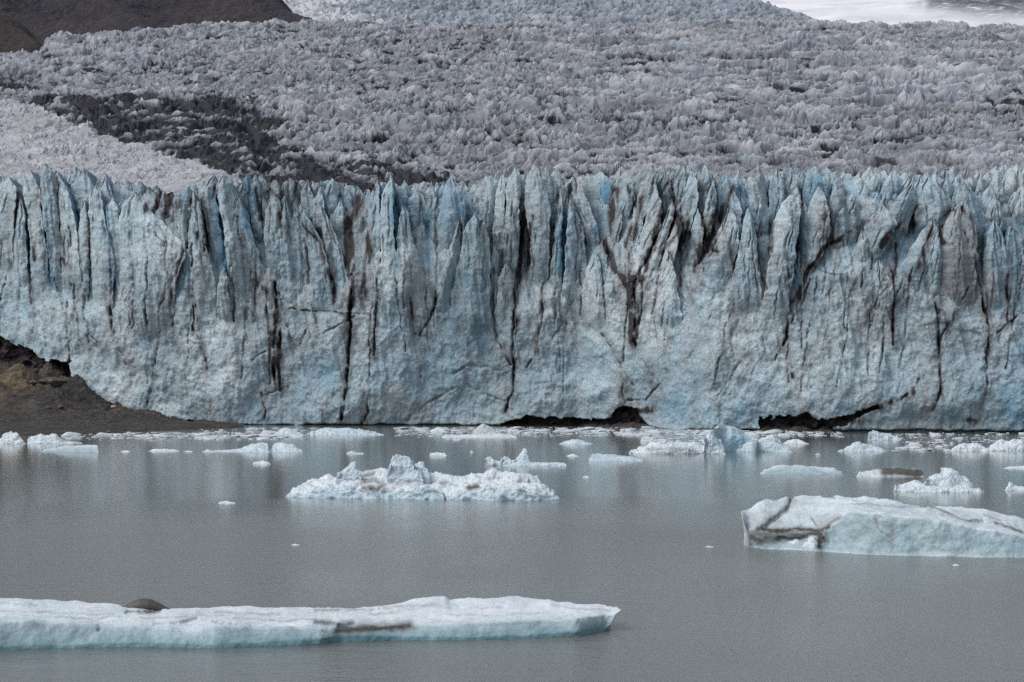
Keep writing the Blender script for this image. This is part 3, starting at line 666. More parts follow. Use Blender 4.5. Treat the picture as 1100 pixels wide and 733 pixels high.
# ------------------------------------------------------------------ gravel bank, left
def b_bank(N, P):
    n1 = noise(N, P, .22, 5, .65); n2 = noise(N, P, 2.2, 6, .7)
    z = N('ShaderNodeAttribute', attribute_name='ochre').outputs['Fac']
    c = mixc(N, ramp(N, n2, .40, .62), (.024, .022, .023), (.095, .084, .078))
    o = math_(N, 'MULTIPLY', z, ramp(N, n1, .40, .58))
    c = mixc(N, math_(N, 'MULTIPLY', o, .85), c, (.30, .21, .115))
    c = mixc(N, math_(N, 'MULTIPLY', ramp(N, noise(N, scaled(N, P, (.5, 1, 1.6)), .9, 5, .7), .50, .60), .8), c, (.022, .020, .022))
    c = mixc(N, math_(N, 'MULTIPLY', ramp(N, noise(N, P, 6, 4, .7), .62, .72), .6), c, (.24, .225, .21))
    return c, n2, 1.0, .6, .9
M_BANK = simple_material('moraine_gravel', b_bank)
pb = np.concatenate([np.arange(-300, -10, 4.0), np.arange(-10, 262, .9)]); tb = np.linspace(0, 1, 190)
PX, T = np.meshgrid(pb, tb)
shore = water_y(interp([(-300,474),(0,470),(60,469),(100,467),(160,463),(200,461),(235,459),(262,457.5)], PX))
backY = yw(PX) + 3.5
YY = shore - 6 + (backY - shore + 6)*T
X = (PX-CX)/F*YY
rise = interp([(-300,9),(-60,6.6),(0,5.7),(25,5.5),(50,5.0),(75,4.2),(100,2.9),(130,1.5),(160,.75),(200,.35),(262,.1)], PX)
toe = interp([(-300,.50),(0,.56),(60,.58),(110,.64),(150,.72),(262,.8)], PX)
up = sstep(0, 1, (T-toe)/(1.0-toe))
Zb = -.35 + .5*sstep(0, .25, T) + .45*T*interp([(-300,1),(150,1),(240,.3),(262,0)], PX) + rise*up**.8
Zb = Zb + (.12 + .9*up)*fbm2(X/2.4, YY/2.4, 551, 5, .55) + .8*up*(facet2(X/2.2, YY/2.2, 560, .6, 1.6, .8, 4, .4)[0]-.3) + .35*(.15+up)*(facet2(X/.8, YY/.9, 570, .6, 1.6, .9, 4, .4)[0]-.3)
bankX, bankY, bankZ = X, YY, Zb
ochre = up*sstep(-.2, .4, fbm2(X/6, YY/8, 571, 3) + .5*sstep(-20, 20, PX)*sstep(115, 60, PX))
o = mesh_from('gravel_shore', np.stack([X, YY, Zb], -1), grid_faces(*PX.shape), {'ochre': ochre}, M_BANK); tag(o, kind='structure')
# dark basal grit on the floor of the two caves
for a, b_, zz in ((536, 708, .5), (812, 900, .35)):
    pc = np.arange(a, b_, .9); T, PX = np.meshgrid(np.linspace(0, 1, 46), pc, indexing='ij')
    YY = yw(PX) - 1.2 + 6.5*T; X = (PX-CX)/F*YY
    env = np.sin(np.clip((PX-a)/(b_-a), 0, 1)*math.pi)**.4
    Zc = -.25 + (zz*sstep(0, .3, T) + .7*T)*env + .25*fbm2(X/1.2, YY/1.2, 581, 4)
    o = mesh_from('shingle_beach', np.stack([X, YY, Zc], -1), grid_faces(*PX.shape), {'ochre': 0*X}, M_BANK); tag(o, kind='structure')

# ------------------------------------------------------------------ water
def water_material():
    m, nt, N = nodes('lagoon_water')
    P = N('ShaderNodeNewGeometry').outputs['Position']
    y = N('ShaderNodeSeparateXYZ', ins={0: P}).outputs['Y']
    wob = noise(N, scaled(N, P, (.02, .05, 1)), 1.0, 4, .6)
    yy = math_(N, 'ADD', y, math_(N, 'MULTIPLY', math_(N, 'SUBTRACT', wob, .5), 34.0))
    calm = ramp(N, yy, 118.0, 146.0)           # 0 = rippled near water, 1 = calm water under the ice
    pat = ramp(N, noise(N, scaled(N, P, (.03, .012, 1)), 1.0, 4, .6), .4, .62)
    rip = math_(N, 'SUBTRACT', 1.0, calm)
    rip = math_(N, 'MULTIPLY', rip, math_(N, 'ADD', .25, math_(N, 'MULTIPLY', pat, 1.0)))
    n1 = noise(N, scaled(N, P, (1.0, .45, 1)), 7.0, 3, .65); n2 = noise(N, scaled(N, P, (.5, .8, 1)), 1.3, 4, .6)
    h = math_(N, 'ADD', math_(N, 'MULTIPLY', n1, .6), math_(N, 'MULTIPLY', n2, .8))
    st = math_(N, 'ADD', .045, math_(N, 'MULTIPLY', rip, .55))
    bp = N('ShaderNodeBump', ins={'Strength': st, 'Distance': .25, 'Height': h})
    bs = N('ShaderNodeBsdfPrincipled', ins={'Base Color': (.128, .135, .125, 1), 'Roughness': math_(N, 'ADD', .07, math_(N, 'MULTIPLY', rip, .12)), 'IOR': 1.33, 'Normal': bp.outputs[0]})
    nt.links.new(bs.outputs[0], N('ShaderNodeOutputMaterial').inputs[0]); return m
M_WATER = water_material()
wxs = np.linspace(-900, 900, 61); wys = np.concatenate([np.linspace(-120, 40, 6), np.linspace(45, 300, 60)])
WX, WY = np.meshgrid(wxs, wys)
o = mesh_from('water', np.stack([WX, WY, 0*WX], -1), grid_faces(*WX.shape), None, M_WATER); tag(o, kind='structure')

# ------------------------------------------------------------------ ice afloat
def loft(name, lines, mat, parent=None, label=None, cat='iceberg', group=None, amp=.06, scale=.6, lump=0.0, lscale=.5, back=None, seed=1, res=1.0,
         dirt_lines=(), blue_rows=None, smooth=2, dirt0=0.0, base_z=None, blue0=0.05, sink=.5, carve=.12):
    """contour lines traced on the photograph, front waterline first, crest last; each line has its own distance behind the waterline"""
    wl = np.array(lines[0][0], float)
    x0 = min(min(p[0] for p in l[0]) for l in lines); x1 = max(max(p[0] for p in l[0]) for l in lines)
    nc = int(max(10, min(760, (x1-x0)/res)))
    t = np.linspace(0, 1, nc)
    dep = lines[-1][1]; wid_m = (x1-x0)/F*float(water_y(wl[:, 1].mean()) if base_z is None else base_z)
    ee = float(np.clip(dep/max(wid_m, .01)*.8, .025, .3))
    end = np.sqrt(np.clip(1-(1-np.clip(np.minimum(t, 1-t)/ee, 0, 1))**2, 0, 1))
    key = []
    for pts, dy in lines:
        p = np.array(pts, float); x = p[0, 0] + (p[-1, 0]-p[0, 0])*t
        y = np.interp(x, p[:, 0], p[:, 1])
        Yf = water_y(np.interp(x, wl[:, 0], wl[:, 1]))
        if base_z is not None: Yf = base_z + 0*x
        d = dy*(.03 + .97*end)
        key.append((x, y, Yf + d))
    P = [at(x, y, Y) for x, y, Y in key]
    f = P[0].copy(); f[:, 2] -= sink; f[:, 1] += .05*sink
    crest = P[-1]; bk = back if back is not None else max(.6, lines[-1][1]*.7)
    b1 = crest.copy(); b1[:, 1] += bk*.5*(.03+.97*end); b1[:, 2] = P[0][:, 2] + (crest[:, 2]-P[0][:, 2])*.55
    b2 = crest.copy(); b2[:, 1] += bk*(.03+.97*end); b2[:, 2] = P[0][:, 2] - sink
    fx = P[0][:, 0]/P[0][:, 1]; b2[:, 0] = fx*b2[:, 1]; b1[:, 0] = .5*(fx*b1[:, 1]) + .5*crest[:, 0]/crest[:, 1]*b1[:, 1]
    rows = [f] + P + [b1, b2]
    cnt = []
    for i in range(len(rows)-1):
        dpy = np.abs(rows[i+1][:, 2]-rows[i][:, 2]).max()/rows[i][:, 1].mean()*F
        ddy = np.abs(rows[i+1][:, 1]-rows[i][:, 1]).max()
        cnt.append(int(max(3, min(34, max(dpy/res, ddy/.35)))))
    out, pr = [], []
    for i in range(len(rows)-1):
        for k in range(cnt[i]):
            a = k/cnt[i]; out.append(rows[i]*(1-a) + rows[i+1]*a); pr.append(i + a)
    out.append(rows[-1]); pr.append(len(rows)-1.0)
    V = np.array(out); pr = np.array(pr)[:, None] + 0*V[:, :, 0]
    for _ in range(smooth):
        V[1:-1] = .25*V[:-2] + .5*V[1:-1] + .25*V[2:]
    du = np.gradient(V, axis=1); dv = np.gradient(V, axis=0)
    Nn = np.cross(du, dv); Nn /= (np.linalg.norm(Nn, axis=-1, keepdims=True)+1e-9)
    x, y, z = V[..., 0], V[..., 1], V[..., 2]
    disp = amp*fbm3(x/scale, y/scale, z/scale, seed, 5, .55)
    if lump:
        disp = disp + lump*(facet2(x/lscale + .6*z/lscale, y/lscale*.8 + .9*z/lscale, seed+40, .7, 1.6, .8)[0]-.25) \
               + .5*lump*(facet2(x/lscale*2.3 + z/lscale, y/lscale*2 + 1.9*z/lscale, seed+60, .7, 1.6, .8)[0]-.25)
    if dirt_lines and carve:
        qx = CX + V[..., 0]/V[..., 1]*F; qy = CY - (V[..., 2]-EYE)/V[..., 1]*F
        disp = disp - carve*line_field([(p_, w_*.9, st_) for p_, w_, st_ in dirt_lines if st_ > .55 and w_ < 5.2], qx+1.6*fbm2(qx/7, qy/5, seed+9, 3), qy)*(pr < len(rows)-2.2)
    V = V + Nn*disp[..., None]
    # photo position of each vertex, to lay traced grit lines on it
    qx = CX + V[..., 0]/V[..., 1]*F; qy = CY - (V[..., 2]-EYE)/V[..., 1]*F
    dirt = np.full(qx.shape, dirt0) + .06*fbm3(x*1.5, y*1.5, z*1.5, seed+5, 3)
    if dirt_lines:
        w1 = fbm2(qx/7, qy/5, seed+9, 3)
        dirt = np.maximum(dirt, line_field(dirt_lines, qx+1.6*w1, qy+1.0*w1)*(pr < len(rows)-2.2))
    blue = np.full(qx.shape, blue0)
    if blue_rows: blue = blue + np.interp(pr, [q[0] for q in blue_rows], [q[1] for q in blue_rows])
    nr = V.shape[0]
    c = np.array([V[..., 0].mean(), V[..., 1].mean(), 0.0 if base_z is None else V[..., 2].min()])
    o = V.reshape(-1, 3)
    ids = np.arange(nr*nc).reshape(nr, nc)
    tris = []
    for col, fl in ((ids[:, 0], False), (ids[:, -1], True)):
        cen = len(o); o = np.concatenate([o, o[col].mean(0)[None]])
        dirt = np.append(dirt.ravel(), 0); blue = np.append(blue.ravel(), 0.2)
        for i in range(nr-1):
            tris.append((col[i+1], col[i], cen) if fl else (col[i], col[i+1], cen))
    ob = mesh_from(name, o - c, grid_faces(nr, nc), {'dirt': dirt, 'blue': blue}, mat, None, tris)
    if parent is not None:
        ob.parent = parent; ob.location = c - np.array(parent.location)
    else:
        ob.location = c
        tag(ob, label, cat, group)
    return ob
def simple(name, label, x0, x1, wl, prof, depth=None, mat=None, **kw):
    """a floe from its waterline row and silhouette points"""
    Y = water_y(wl); d = depth if depth else (x1-x0)/F*Y*.45
    pr = [(x0, wl-.3)] + prof + [(x1, wl-.3)]
    midl = [(x, wl-(wl-y)*.55) for x, y in pr]
    return loft(name, [([(x0, wl), (x1, wl)], 0), (midl, d*.25), (pr, d*.55)], mat or M_LUMP, label=label, **kw)

# foreground floe
floe = loft('ice_floe', [
 ([(-130,700),(0,699),(60,697),(120,696),(150,696),(230,697),(300,694),(345,693),(365,690),(430,688),(500,688),(560,686),(620,684),(650,678)], 0),
 ([(-130,693),(0,694),(100,691),(150,690),(230,692),(300,689),(345,686),(365,682),(430,683),(500,684),(560,682),(620,678),(655,672)], .05),
 ([(-130,668),(0,667),(35,666),(50,669),(75,667),(105,671),(150,671),(165,674),(185,673),(200,677),(225,672),(262,673),(270,676),(330,673),(352,676),(362,668),(400,672),(440,672),(500,668),(560,666),(620,664),(660,660)], .5),
 ([(-130,652),(0,652),(60,655),(120,657),(170,660),(230,661),(300,664),(350,664),(400,663),(440,660),(500,660),(560,658),(620,655),(667,655)], 3.0),
 ([(-130,641),(0,643),(60,645),(115,648),(135,652),(190,653),(260,652),(340,653),(400,652),(420,648),(440,645),(465,640),(478,640),(484,644),(520,642),(550,641),(570,643),(590,642),(600,646),(620,649),(650,650),(666,655)], 5.5)],
 M_BERG, label='longest ice floe in front, flat and snow topped with teal waterline edge', amp=.055, scale=.9, lump=.03, lscale=.7, seed=11, res=1.0,
 dirt_lines=[([(362,678),(385,676),(420,674),(440,672)],5.5,1.0), ([(340,668),(365,671),(380,670)],3,.9), ([(136,657),(150,658),(172,656)],1.8,1.0), ([(195,668),(203,666),(212,664)],1.8,.8), ([(106,672),(107,676)],2.2,.7), ([(166,671),(200,667)],.9,.6), ([(340,656),(390,655),(420,654)],1.2,.6), ([(40,657),(52,657)],1,.5), ([(398,660),(430,658)],1.2,.5), ([(230,668),(262,672)],.8,.6), ([(352,676),(354,690)],2.5,.5), ([(520,672),(580,668)],1,.2), ([(230,658),(300,660)],1.0,.45), ([(0,656),(70,659),(130,661)],.8,.4), ([(60,663),(100,665),(130,662)],.7,.45), ([(430,655),(480,652),(540,653)],.9,.35), ([(480,660),(540,661),(590,658)],.8,.35), ([(250,664),(300,667),(335,665)],.9,.5), ([(150,664),(190,663),(240,661)],.8,.45), ([(380,648),(420,652),(470,650)],.9,.5), ([(590,650),(620,654),(655,656)],.9,.35), ([(0,648),(40,650)],.8,.35)],
 blue_rows=[(0,1.1),(1,1.1),(1.6,.95),(2.2,.72),(2.75,.52),(3.0,.24),(3.25,.0),(4,-.05),(6,0)], smooth=2, back=1.5, sink=.4)
# mid iceberg with knobs
def group_berg(name, label, cat, px, wl): 
    e = empty(name, (float((px-CX)/F*water_y(wl)), float(water_y(wl)), 0)); tag(e, label, cat); return e
mid = group_berg('iceberg', 'rugged white iceberg with two knobs and dark grit patch, mid lagoon', 'iceberg', 450, 538)
loft('ice_body', [
 ([(306,534),(340,535),(400,536),(480,537),(560,538),(602,537)], 0),
 ([(307,532),(330,527),(360,524),(400,525),(420,528),(440,526),(455,523),(478,536),(490,529),(515,524),(550,524),(580,529),(601,536)], .35),
 ([(307,533),(318,525),(340,517),(380,515),(430,517),(480,521),(515,520),(545,521),(575,523),(598,534)], 2.0),
 ([(309,533),(320,524),(335,517),(349,512),(362,512),(367,507),(378,505),(395,505),(415,506),(430,505),(450,507),(478,508),(487,510),(500,508),(515,509),(530,505),(548,506),(560,509),(577,512),(585,522),(594,532)], 4.0)],
 M_LUMP, mid, amp=.10, scale=.7, lump=.24, lscale=.55, seed=21, res=.8, blue_rows=[(0,.6),(1,.45),(1.6,.30),(2,.15),(2.4,0),(5,0)], back=3,
 dirt_lines=[([(392,525),(405,526),(412,522)],3.5,.9), ([(388,519),(400,515),(408,519)],3,.7), ([(392,510),(402,509)],2.5,.8), ([(505,525),(514,523)],2.5,1.0), ([(478,532),(479,538)],1.2,.9), ([(380,524),(384,520)],2.5,.6), ([(525,514),(532,513)],1.8,.8), ([(450,520),(470,518),(490,522)],1.5,.5), ([(330,520),(350,528)],1.2,.4), ([(556,517),(562,516)],1.5,.6), ([(420,518),(440,520)],2,.4)])
def knob(name, parent, wlY, lines, mat=None, **kw):
    return loft(name, lines, mat or M_LUMP, parent, base_z=wlY, **kw)
Ymid = float(water_y(537))
knob('ice_knob', mid, Ymid+2.6, [([(416,512),(455,513)],0), ([(417,506),(423,500),(446,501),(452,507)],.3), ([(420,500),(423,490),(430,487),(440,490),(448,502)],.9)], amp=.08, scale=.4, lump=.10, lscale=.4, seed=23, blue0=.3, back=1.2, res=.7, sink=.8)
knob('ice_knob', mid, Ymid+3.0, [([(361,514),(388,514)],0), ([(363,509),(372,504),(383,506),(387,510)],.3), ([(366,508),(372,503),(377,497),(379,496),(382,496),(384,502),(387,506)],.8)], amp=.08, scale=.35, lump=.09, lscale=.35, seed=25, blue0=.3, back=1.2, res=.7, sink=.8)
knob('ice_knob', mid, Ymid+2.8, [([(442,513),(462,513)],0), ([(443,506),(452,502),(461,508)],.3), ([(445,500),(450,496),(455,496),(459,504)],.7)], amp=.06, scale=.35, lump=.06, lscale=.35, seed=27, blue0=.35, back=1, res=.7, sink=.8)
knob('ice_knob', mid, Ymid+1.6, [([(564,521),(582,521)],0), ([(563,515),(570,512),(581,517)],.3), ([(568,515),(571,511),(577,511),(580,517)],.7)], amp=.05, scale=.3, lump=.05, lscale=.3, seed=29, blue0=.35, back=1, res=.7, sink=.8)

# big right iceberg
big = group_berg('iceberg', 'broad smooth iceberg with dark dirt gash and pale blue front face', 'iceberg', 960, 598)
loft('ice_body', [
 ([(803,588),(820,590),(850,591),(885,593),(930,596),(1000,598),(1060,599),(1140,600),(1260,602)], 0),
 ([(806,584),(830,586),(855,588),(884,590),(930,592),(985,595),(1010,593),(1060,597),(1140,598),(1260,601)], .15),
 ([(803,570),(820,570),(840,572),(862,573),(885,574),(897,563),(911,548),(940,551),(985,556),(1030,564),(1060,568),(1100,577),(1140,586),(1260,600)], .8),
 ([(798,553),(815,556),(840,556),(870,556),(895,552),(915,543),(950,545),(1000,552),(1040,559),(1080,568),(1140,582),(1260,599)], 3.0),
 ([(796,550),(805,545),(815,540),(835,535),(848,532),(858,531),(882,532),(900,532),(910,533),(930,533),(955,537),(990,542),(1040,547),(1060,548),(1080,552),(1100,557),(1140,570),(1260,598)], 6.0)],
 M_BERG, big, amp=.08, scale=.9, lump=.06, lscale=.9, seed=31, res=.9, carve=.20, back=4, smooth=1, blue_rows=[(0,.9),(1,.5),(1.15,.25),(1.7,.55),(2.6,.62),(2.92,.5),(3.02,.0),(3.5,.12),(4,.18),(5,.0),(7,0)],
 dirt_lines=[([(850,534),(846,545),(838,552),(826,562),(815,568)],2.2,.95), ([(843,549),(824,564)],3.2,.45), ([(815,568),(835,571),(860,568),(880,570),(890,566)],3.6,1.05), ([(806,577),(818,581),(836,577)],7,.95), ([(801,566),(805,574),(806,584)],5.3,.8), ([(812,573),(850,574),(886,572)],6.5,.85), ([(850,538),(834,556),(818,566)],5.5,.55), ([(880,562),(896,556)],5,.4), ([(804,574),(812,582),(822,580),(832,574)],6,.54), ([(838,577),(850,579),(862,576),(876,573)],3.4,1.05), ([(879,573),(884,580),(881,586)],5,1.15), ([(886,566),(892,562),(900,556)],2.2,.85), ([(871,556),(875,562),(880,566)],1.2,.75), ([(882,563),(894,566)],5,.5), ([(885,532),(894,534)],2.0,.9), ([(990,542),(1015,549),(1030,557),(1042,560),(1055,559)],1.3,.9), ([(1070,562),(1085,567),(1105,574)],1.5,.95), ([(1055,552),(1075,560)],1.1,.5), ([(940,553),(943,568),(956,577)],1.0,.55), ([(958,570),(957,585)],4,.42), ([(1000,586),(1015,592),(1030,590)],1.4,.35), ([(920,541),(960,544),(990,545)],1.2,.4), ([(840,540),(800,565)],9,.16)])
loft('ice_wedge', [([(833,589),(878,592)],-.25), ([(838,585),(855,579),(862,586),(874,577),(878,584)],-.1), ([(842,584),(856,578),(860,581),(874,576),(878,582)],.35)], M_BERG, big, amp=.04, scale=.4, lump=.05, lscale=.4, seed=33, back=.4, res=.8)

# iceberg with the blue block
bl = group_berg('iceberg', 'iceberg with an upright deep blue ice block between white lobes', 'iceberg', 765, 488)
loft('ice_body', [([(675,487),(700,488),(740,488),(762,487)],0), ([(677,485),(700,482),(730,480),(748,483),(760,486)],.5), ([(678,486),(688,480),(700,476),(720,475),(745,474),(758,480)],3)], M_LUMP, bl, amp=.10, scale=.6, lump=.18, lscale=.6, seed=41, res=.6, back=2, dirt_lines=[([(695,483),(720,482),(745,484)],2.5,.5), ([(705,487),(750,487)],1.6,.5)], blue_rows=[(0,.3),(1.5,.15),(2,0)])
loft('ice_block', [([(757,488),(780,488)],.0), ([(757,478),(762,466),(770,474),(778,485)],.5), ([(757,470),(763,462),(767,464),(775,475)],1.4)], M_LUMP, bl, amp=.10, scale=.5, lump=.12, lscale=.6, seed=43, res=.5, back=1.5, blue0=.25)
loft('ice_block', [([(765,487),(812,486)],2.2), ([(766,476),(775,479),(786,468),(800,470),(812,474)],2.6), ([(765,463),(772,456),(778,454),(784,458),(795,462),(805,468),(813,472)],3.6)], M_LUMP, bl, amp=.10, scale=.7, lump=.10, lscale=.8, seed=45, res=.5, back=2.5, blue_rows=[(0,.6),(1.8,.75),(2.5,.55),(3,.1),(4,0)])
loft('ice_lobe', [([(779,485),(852,486)],0), ([(785,481),(800,478),(820,473),(830,470),(840,478),(850,484)],.6), ([(790,474),(800,475),(812,472),(822,470),(830,466),(837,473),(846,480)],2.2)], M_LUMP, bl, amp=.10, scale=.8, lump=.10, lscale=.6, seed=47, res=.6, back=2, blue_rows=[(0,.5),(1.6,.32),(2.4,.12),(3,0)])

# fin berg
fin = group_berg('iceberg', 'low iceberg with a pointed shark fin of ice and long tail', 'iceberg', 560, 501)
loft('ice_body', [([(521,500),(560,501),(609,501)],0), ([(521,498),(530,496),(550,496),(565,495),(570,497),(590,498),(609,499.5)],.4), ([(524,497),(530,494),(540,495),(552,494),(563,494),(569,496),(590,497),(608,498)],1.6)], M_LUMP, fin, amp=.06, scale=.5, lump=.09, lscale=.5, seed=51, res=.6, back=1.2, blue_rows=[(0,.5),(1.6,.3),(2.4,.05)])
Yf = float(water_y(501))
for i, ls in enumerate((
 [([(550,499),(569,499)],0), ([(551,496),(558,490),(563,486),(568,492)],.25), ([(554,494),(559,487),(562,482),(565,481),(567,490)],.7)],
 [([(521,500),(530,499)],0), ([(520.5,495),(525,492),(531,494)],.25), ([(521,493),(524,490),(528,490),(530,494)],.6)],
 [([(538,498),(549,498)],0), ([(538.5,494),(543,491),(549,495)],.25), ([(540,492),(542,490),(546,490),(548.5,494)],.6)])):
    knob('ice_fin' if i == 0 else 'ice_knob', fin, Yf+.7, ls, amp=.05, scale=.4, lump=.05, lscale=.4, seed=53+i, blue0=.25, back=.8, res=.4, sink=.4)

# other bergs and floes, each traced on its own
simple('iceberg', 'smooth greenish low iceberg shaped like an overturned hull, right lagoon', 816, 907, 510, [(822,505),(832,501),(845,498.5),(858,498.5),(872,501),(886,502.5),(897,503),(904,507)], mat=M_BERG, amp=.07, scale=.8, lump=.05, lscale=.7, seed=61, res=.7, blue_rows=[(0,.8),(1.8,.5),(2.8,.15),(3,0)], depth=6)
simple('iceberg', 'flat low floe with a grey brown dirty slab on its right half', 921, 993, 512.5, [(923,506),(940,504.5),(948,503.5),(955,501.5),(970,501.5),(985,502),(990,506)], mat=M_BERG, amp=.06, scale=.6, lump=.06, lscale=.5, seed=63, res=.6, dirt_lines=[([(952,507),(965,506),(990,509)],6.5,1.2), ([(948,508),(953,512)],2,.9)], depth=4)
pk = group_berg('iceberg', 'crumbly iceberg with one tall peak on its low white base', 'iceberg', 1010, 529)
loft('ice_body', [([(961,528),(1000,529),(1057,529)],0), ([(962,524),(980,522),(1000,524),(1030,525),(1056,528)],.4), ([(963,520),(975,517),(987,518),(995,521),(1010,519),(1030,518),(1042,522),(1055,527)],2)], M_LUMP, pk, amp=.08, scale=.5, lump=.16, lscale=.5, seed=65, res=.6, back=1.6, blue_rows=[(0,.3),(1.5,.15),(2.2,.05)])
knob('ice_peak', pk, float(water_y(529))+1.0, [([(992,524),(1046,525)],0), ([(995,517),(1005,513),(1020,511),(1032,514),(1044,522)],.5), ([(996,515),(1004,509),(1009,507),(1011,503),(1018,500),(1024,503),(1030,508),(1037,512),(1040,517)],1.3)], amp=.09, scale=.5, lump=.16, lscale=.45, seed=67, back=1.6, res=.6, sink=.6, blue0=.2)
simple('iceberg', 'small white iceberg with a single bump, next floe behind green hull berg', 900, 953, 485, [(905,482),(914,478),(918,475),(924,474),(930,477),(940,478.5),(948,482)], amp=.07, scale=.5, lump=.12, lscale=.5, seed=71, res=.5, blue_rows=[(0,.4),(1.6,.2)])
simple('iceberg', 'steep fronted white iceberg closest to the right cave under the cliff', 932, 969, 473, [(934,464),(938,461.5),(943,462.5),(950,465),(958,466.5),(965,470)], amp=.08, scale=.5, lump=.14, lscale=.5, seed=73, res=.5, blue_rows=[(0,.4),(2,.25)])
simple('iceberg', 'rubbly white berg between brash and right frame edge, the more leftward pair half', 1021, 1063, 485, [(1024,480),(1032,476.5),(1043,475.5),(1052,477),(1058,480)], amp=.07, scale=.5, lump=.16, lscale=.4, seed=75, res=.5)
simple('iceberg', 'rubbly white berg cut by the right frame edge beside its twin', 1059, 1112, 484.5, [(1063,480),(1070,474),(1076,471.5),(1084,474),(1090,470),(1098,471.5),(1106,478)], amp=.07, scale=.5, lump=.16, lscale=.4, seed=77, res=.5)
simple('iceberg', 'tiny peaked berg at right frame edge just behind the broad iceberg', 1080.5, 1125, 527, [(1083,520),(1085,517.5),(1089,521),(1100,523.5),(1115,524)], amp=.05, scale=.4, lump=.07, lscale=.35, seed=79, res=.5)
simple('ice_floe', 'thin flat floe at right edge between twin rubble bergs and peaked berg', 1078, 1118, 503.5, [(1082,501),(1092,500),(1105,500.5)], amp=.04, scale=.5, lump=.05, lscale=.4, seed=81, res=.6)
simple('iceberg', 'two humped white iceberg split by a notch with thin left tail', 217, 326, 486, [(222,483.5),(240,484),(255,484),(262,480),(270,476),(280,474.5),(288,476),(291.5,481),(295,475.5),(305,474.3),(315,477),(322,482)], amp=.06, scale=.5, lump=.07, lscale=.5, seed=83, res=.6, dirt_lines=[([(291,478),(292,485)],1.6,.8)], blue_rows=[(0,.35),(1.6,.2)], depth=4)
simple('ice_floe', 'flat topped floe with square right end near the gravel shore', 44, 106, 486, [(48,483),(62,480),(75,478),(88,477.5),(100,477.5),(105,478)], mat=M_BERG, amp=.05, scale=.6, lump=.06, lscale=.5, seed=85, res=.6, blue_rows=[(0,.7),(1.8,.45),(2.6,.2)], depth=4)
simple('iceberg', 'rounded white berg at left frame edge by the gravel shore', -8, 27.5, 477, [(0,470),(5,465.5),(12,463.5),(18,465),(24,471)], amp=.07, scale=.5, lump=.12, lscale=.5, seed=87, res=.5)
simple('iceberg', 'blocky white berg with low right tail near the gravel shore', 28, 88, 476.5, [(31,469),(40,466.5),(52,466),(60,465.5),(65,469),(75,472.5),(84,474)], amp=.08, scale=.6, lump=.14, lscale=.5, seed=89, res=.5, dirt_lines=[([(60,472),(85,475)],1.5,.4)])
simple('iceberg', 'blue tinted wide low berg under the dark vertical stain, left centre', 331, 412, 467.5, [(334,464),(342,461),(352,459.5),(362,460.5),(375,460),(390,460.5),(400,463),(408,466)], mat=M_LUMP, amp=.07, scale=.6, lump=.14, lscale=.5, seed=91, res=.6, blue0=.3, depth=4)
simple('iceberg', 'small pyramid berg with pale flanks left of the wide blue berg', 293, 326, 467.5, [(297,464),(303,460.5),(309,458.8),(314,461),(320,464)], amp=.06, scale=.5, lump=.07, lscale=.5, seed=93, res=.5, blue0=.22)
simple('iceberg', 'small grey pyramid berg atop wide floe at the cliff centre foot', 508, 534, 466, [(513,459),(517,455.5),(520,454.2),(525,457),(530,461)], amp=.05, scale=.5, lump=.06, lscale=.5, seed=95, res=.5, dirt0=.2)
simple('ice_floe', 'wide flat floe below the grey pyramid berg', 474, 556, 470.3, [(478,466.5),(495,466.8),(510,466),(530,465.5),(545,466),(553,468)], amp=.05, scale=.6, lump=.06, lscale=.5, seed=97, res=.6, depth=4)
simple('iceberg', 'little domed berg left of the wide flat floe at cliff foot', 462, 482, 464.5, [(466,460.5),(471,458.5),(476,460),(480,463)], amp=.05, scale=.5, lump=.08, lscale=.4, seed=99, res=.5)
simple('ice_floe', 'lens shaped white floe right of the shark fin berg', 600, 637.5, 477.3, [(606,474),(614,472),(620,471.6),(628,473.5)], amp=.04, scale=.5, lump=.05, lscale=.4, seed=101, res=.5, blue_rows=[(0,.4),(2,.2)])
simple('ice_floe', 'low uneven floe just left of the deep blue block berg', 632, 692, 495.5, [(633,488),(642,486.8),(655,488),(668,489),(680,491),(688,494)], amp=.05, scale=.5, lump=.09, lscale=.5, seed=103, res=.6, blue_rows=[(0,.5),(1.8,.25)], depth=3)
simple('ice_floe', 'small brick shaped flat floe above the knobbed iceberg', 461, 480, 489.8, [(462,486.2),(470,485.8),(478,486.4)], amp=.03, scale=.4, lump=.04, lscale=.4, seed=105, res=.5)
simple('ice_floe', 'small floe in open water under the two humped berg', 271, 291, 498.8, [(273,496),(280,495),(284,494.5),(288,496)], amp=.03, scale=.4, lump=.06, lscale=.3, seed=107, res=.4)
simple('ice_floe', 'thin white sliver of ice left of the two humped berg', 160, 193, 485, [(164,482.5),(175,482),(186,482.2)], amp=.03, scale=.4, lump=.05, lscale=.3, seed=109, res=.5)
simple('ice_floe', 'short stubby ice piece behind knobbed iceberg, right of its dark reflection', 372, 391, 487.8, [(375,485.5),(379,484.5),(384,486)], amp=.03, scale=.4, lump=.05, lscale=.3, seed=111, res=.4)
simple('ice_floe', 'flat sliver of ice left of the knobbed iceberg in rippled water', 234, 253, 541, [(238,539),(244,537.8),(249,539.3)], amp=.02, scale=.3, lump=.02, lscale=.3, seed=113, res=.5)
simple('ice_floe', 'low pale floe behind right end of the deep blue block berg', 841, 869, 477, [(845,473),(852,471.5),(860,472.5)], amp=.05, scale=.5, lump=.05, lscale=.4, seed=115, res=.5)
simple('iceberg', 'bluish lump behind left lobe of the deep blue block berg', 688, 707, 475, [(690,469.5),(695,468),(701,470),(704,472)], amp=.06, scale=.5, lump=.08, lscale=.4, seed=117, res=.5, blue0=.2)
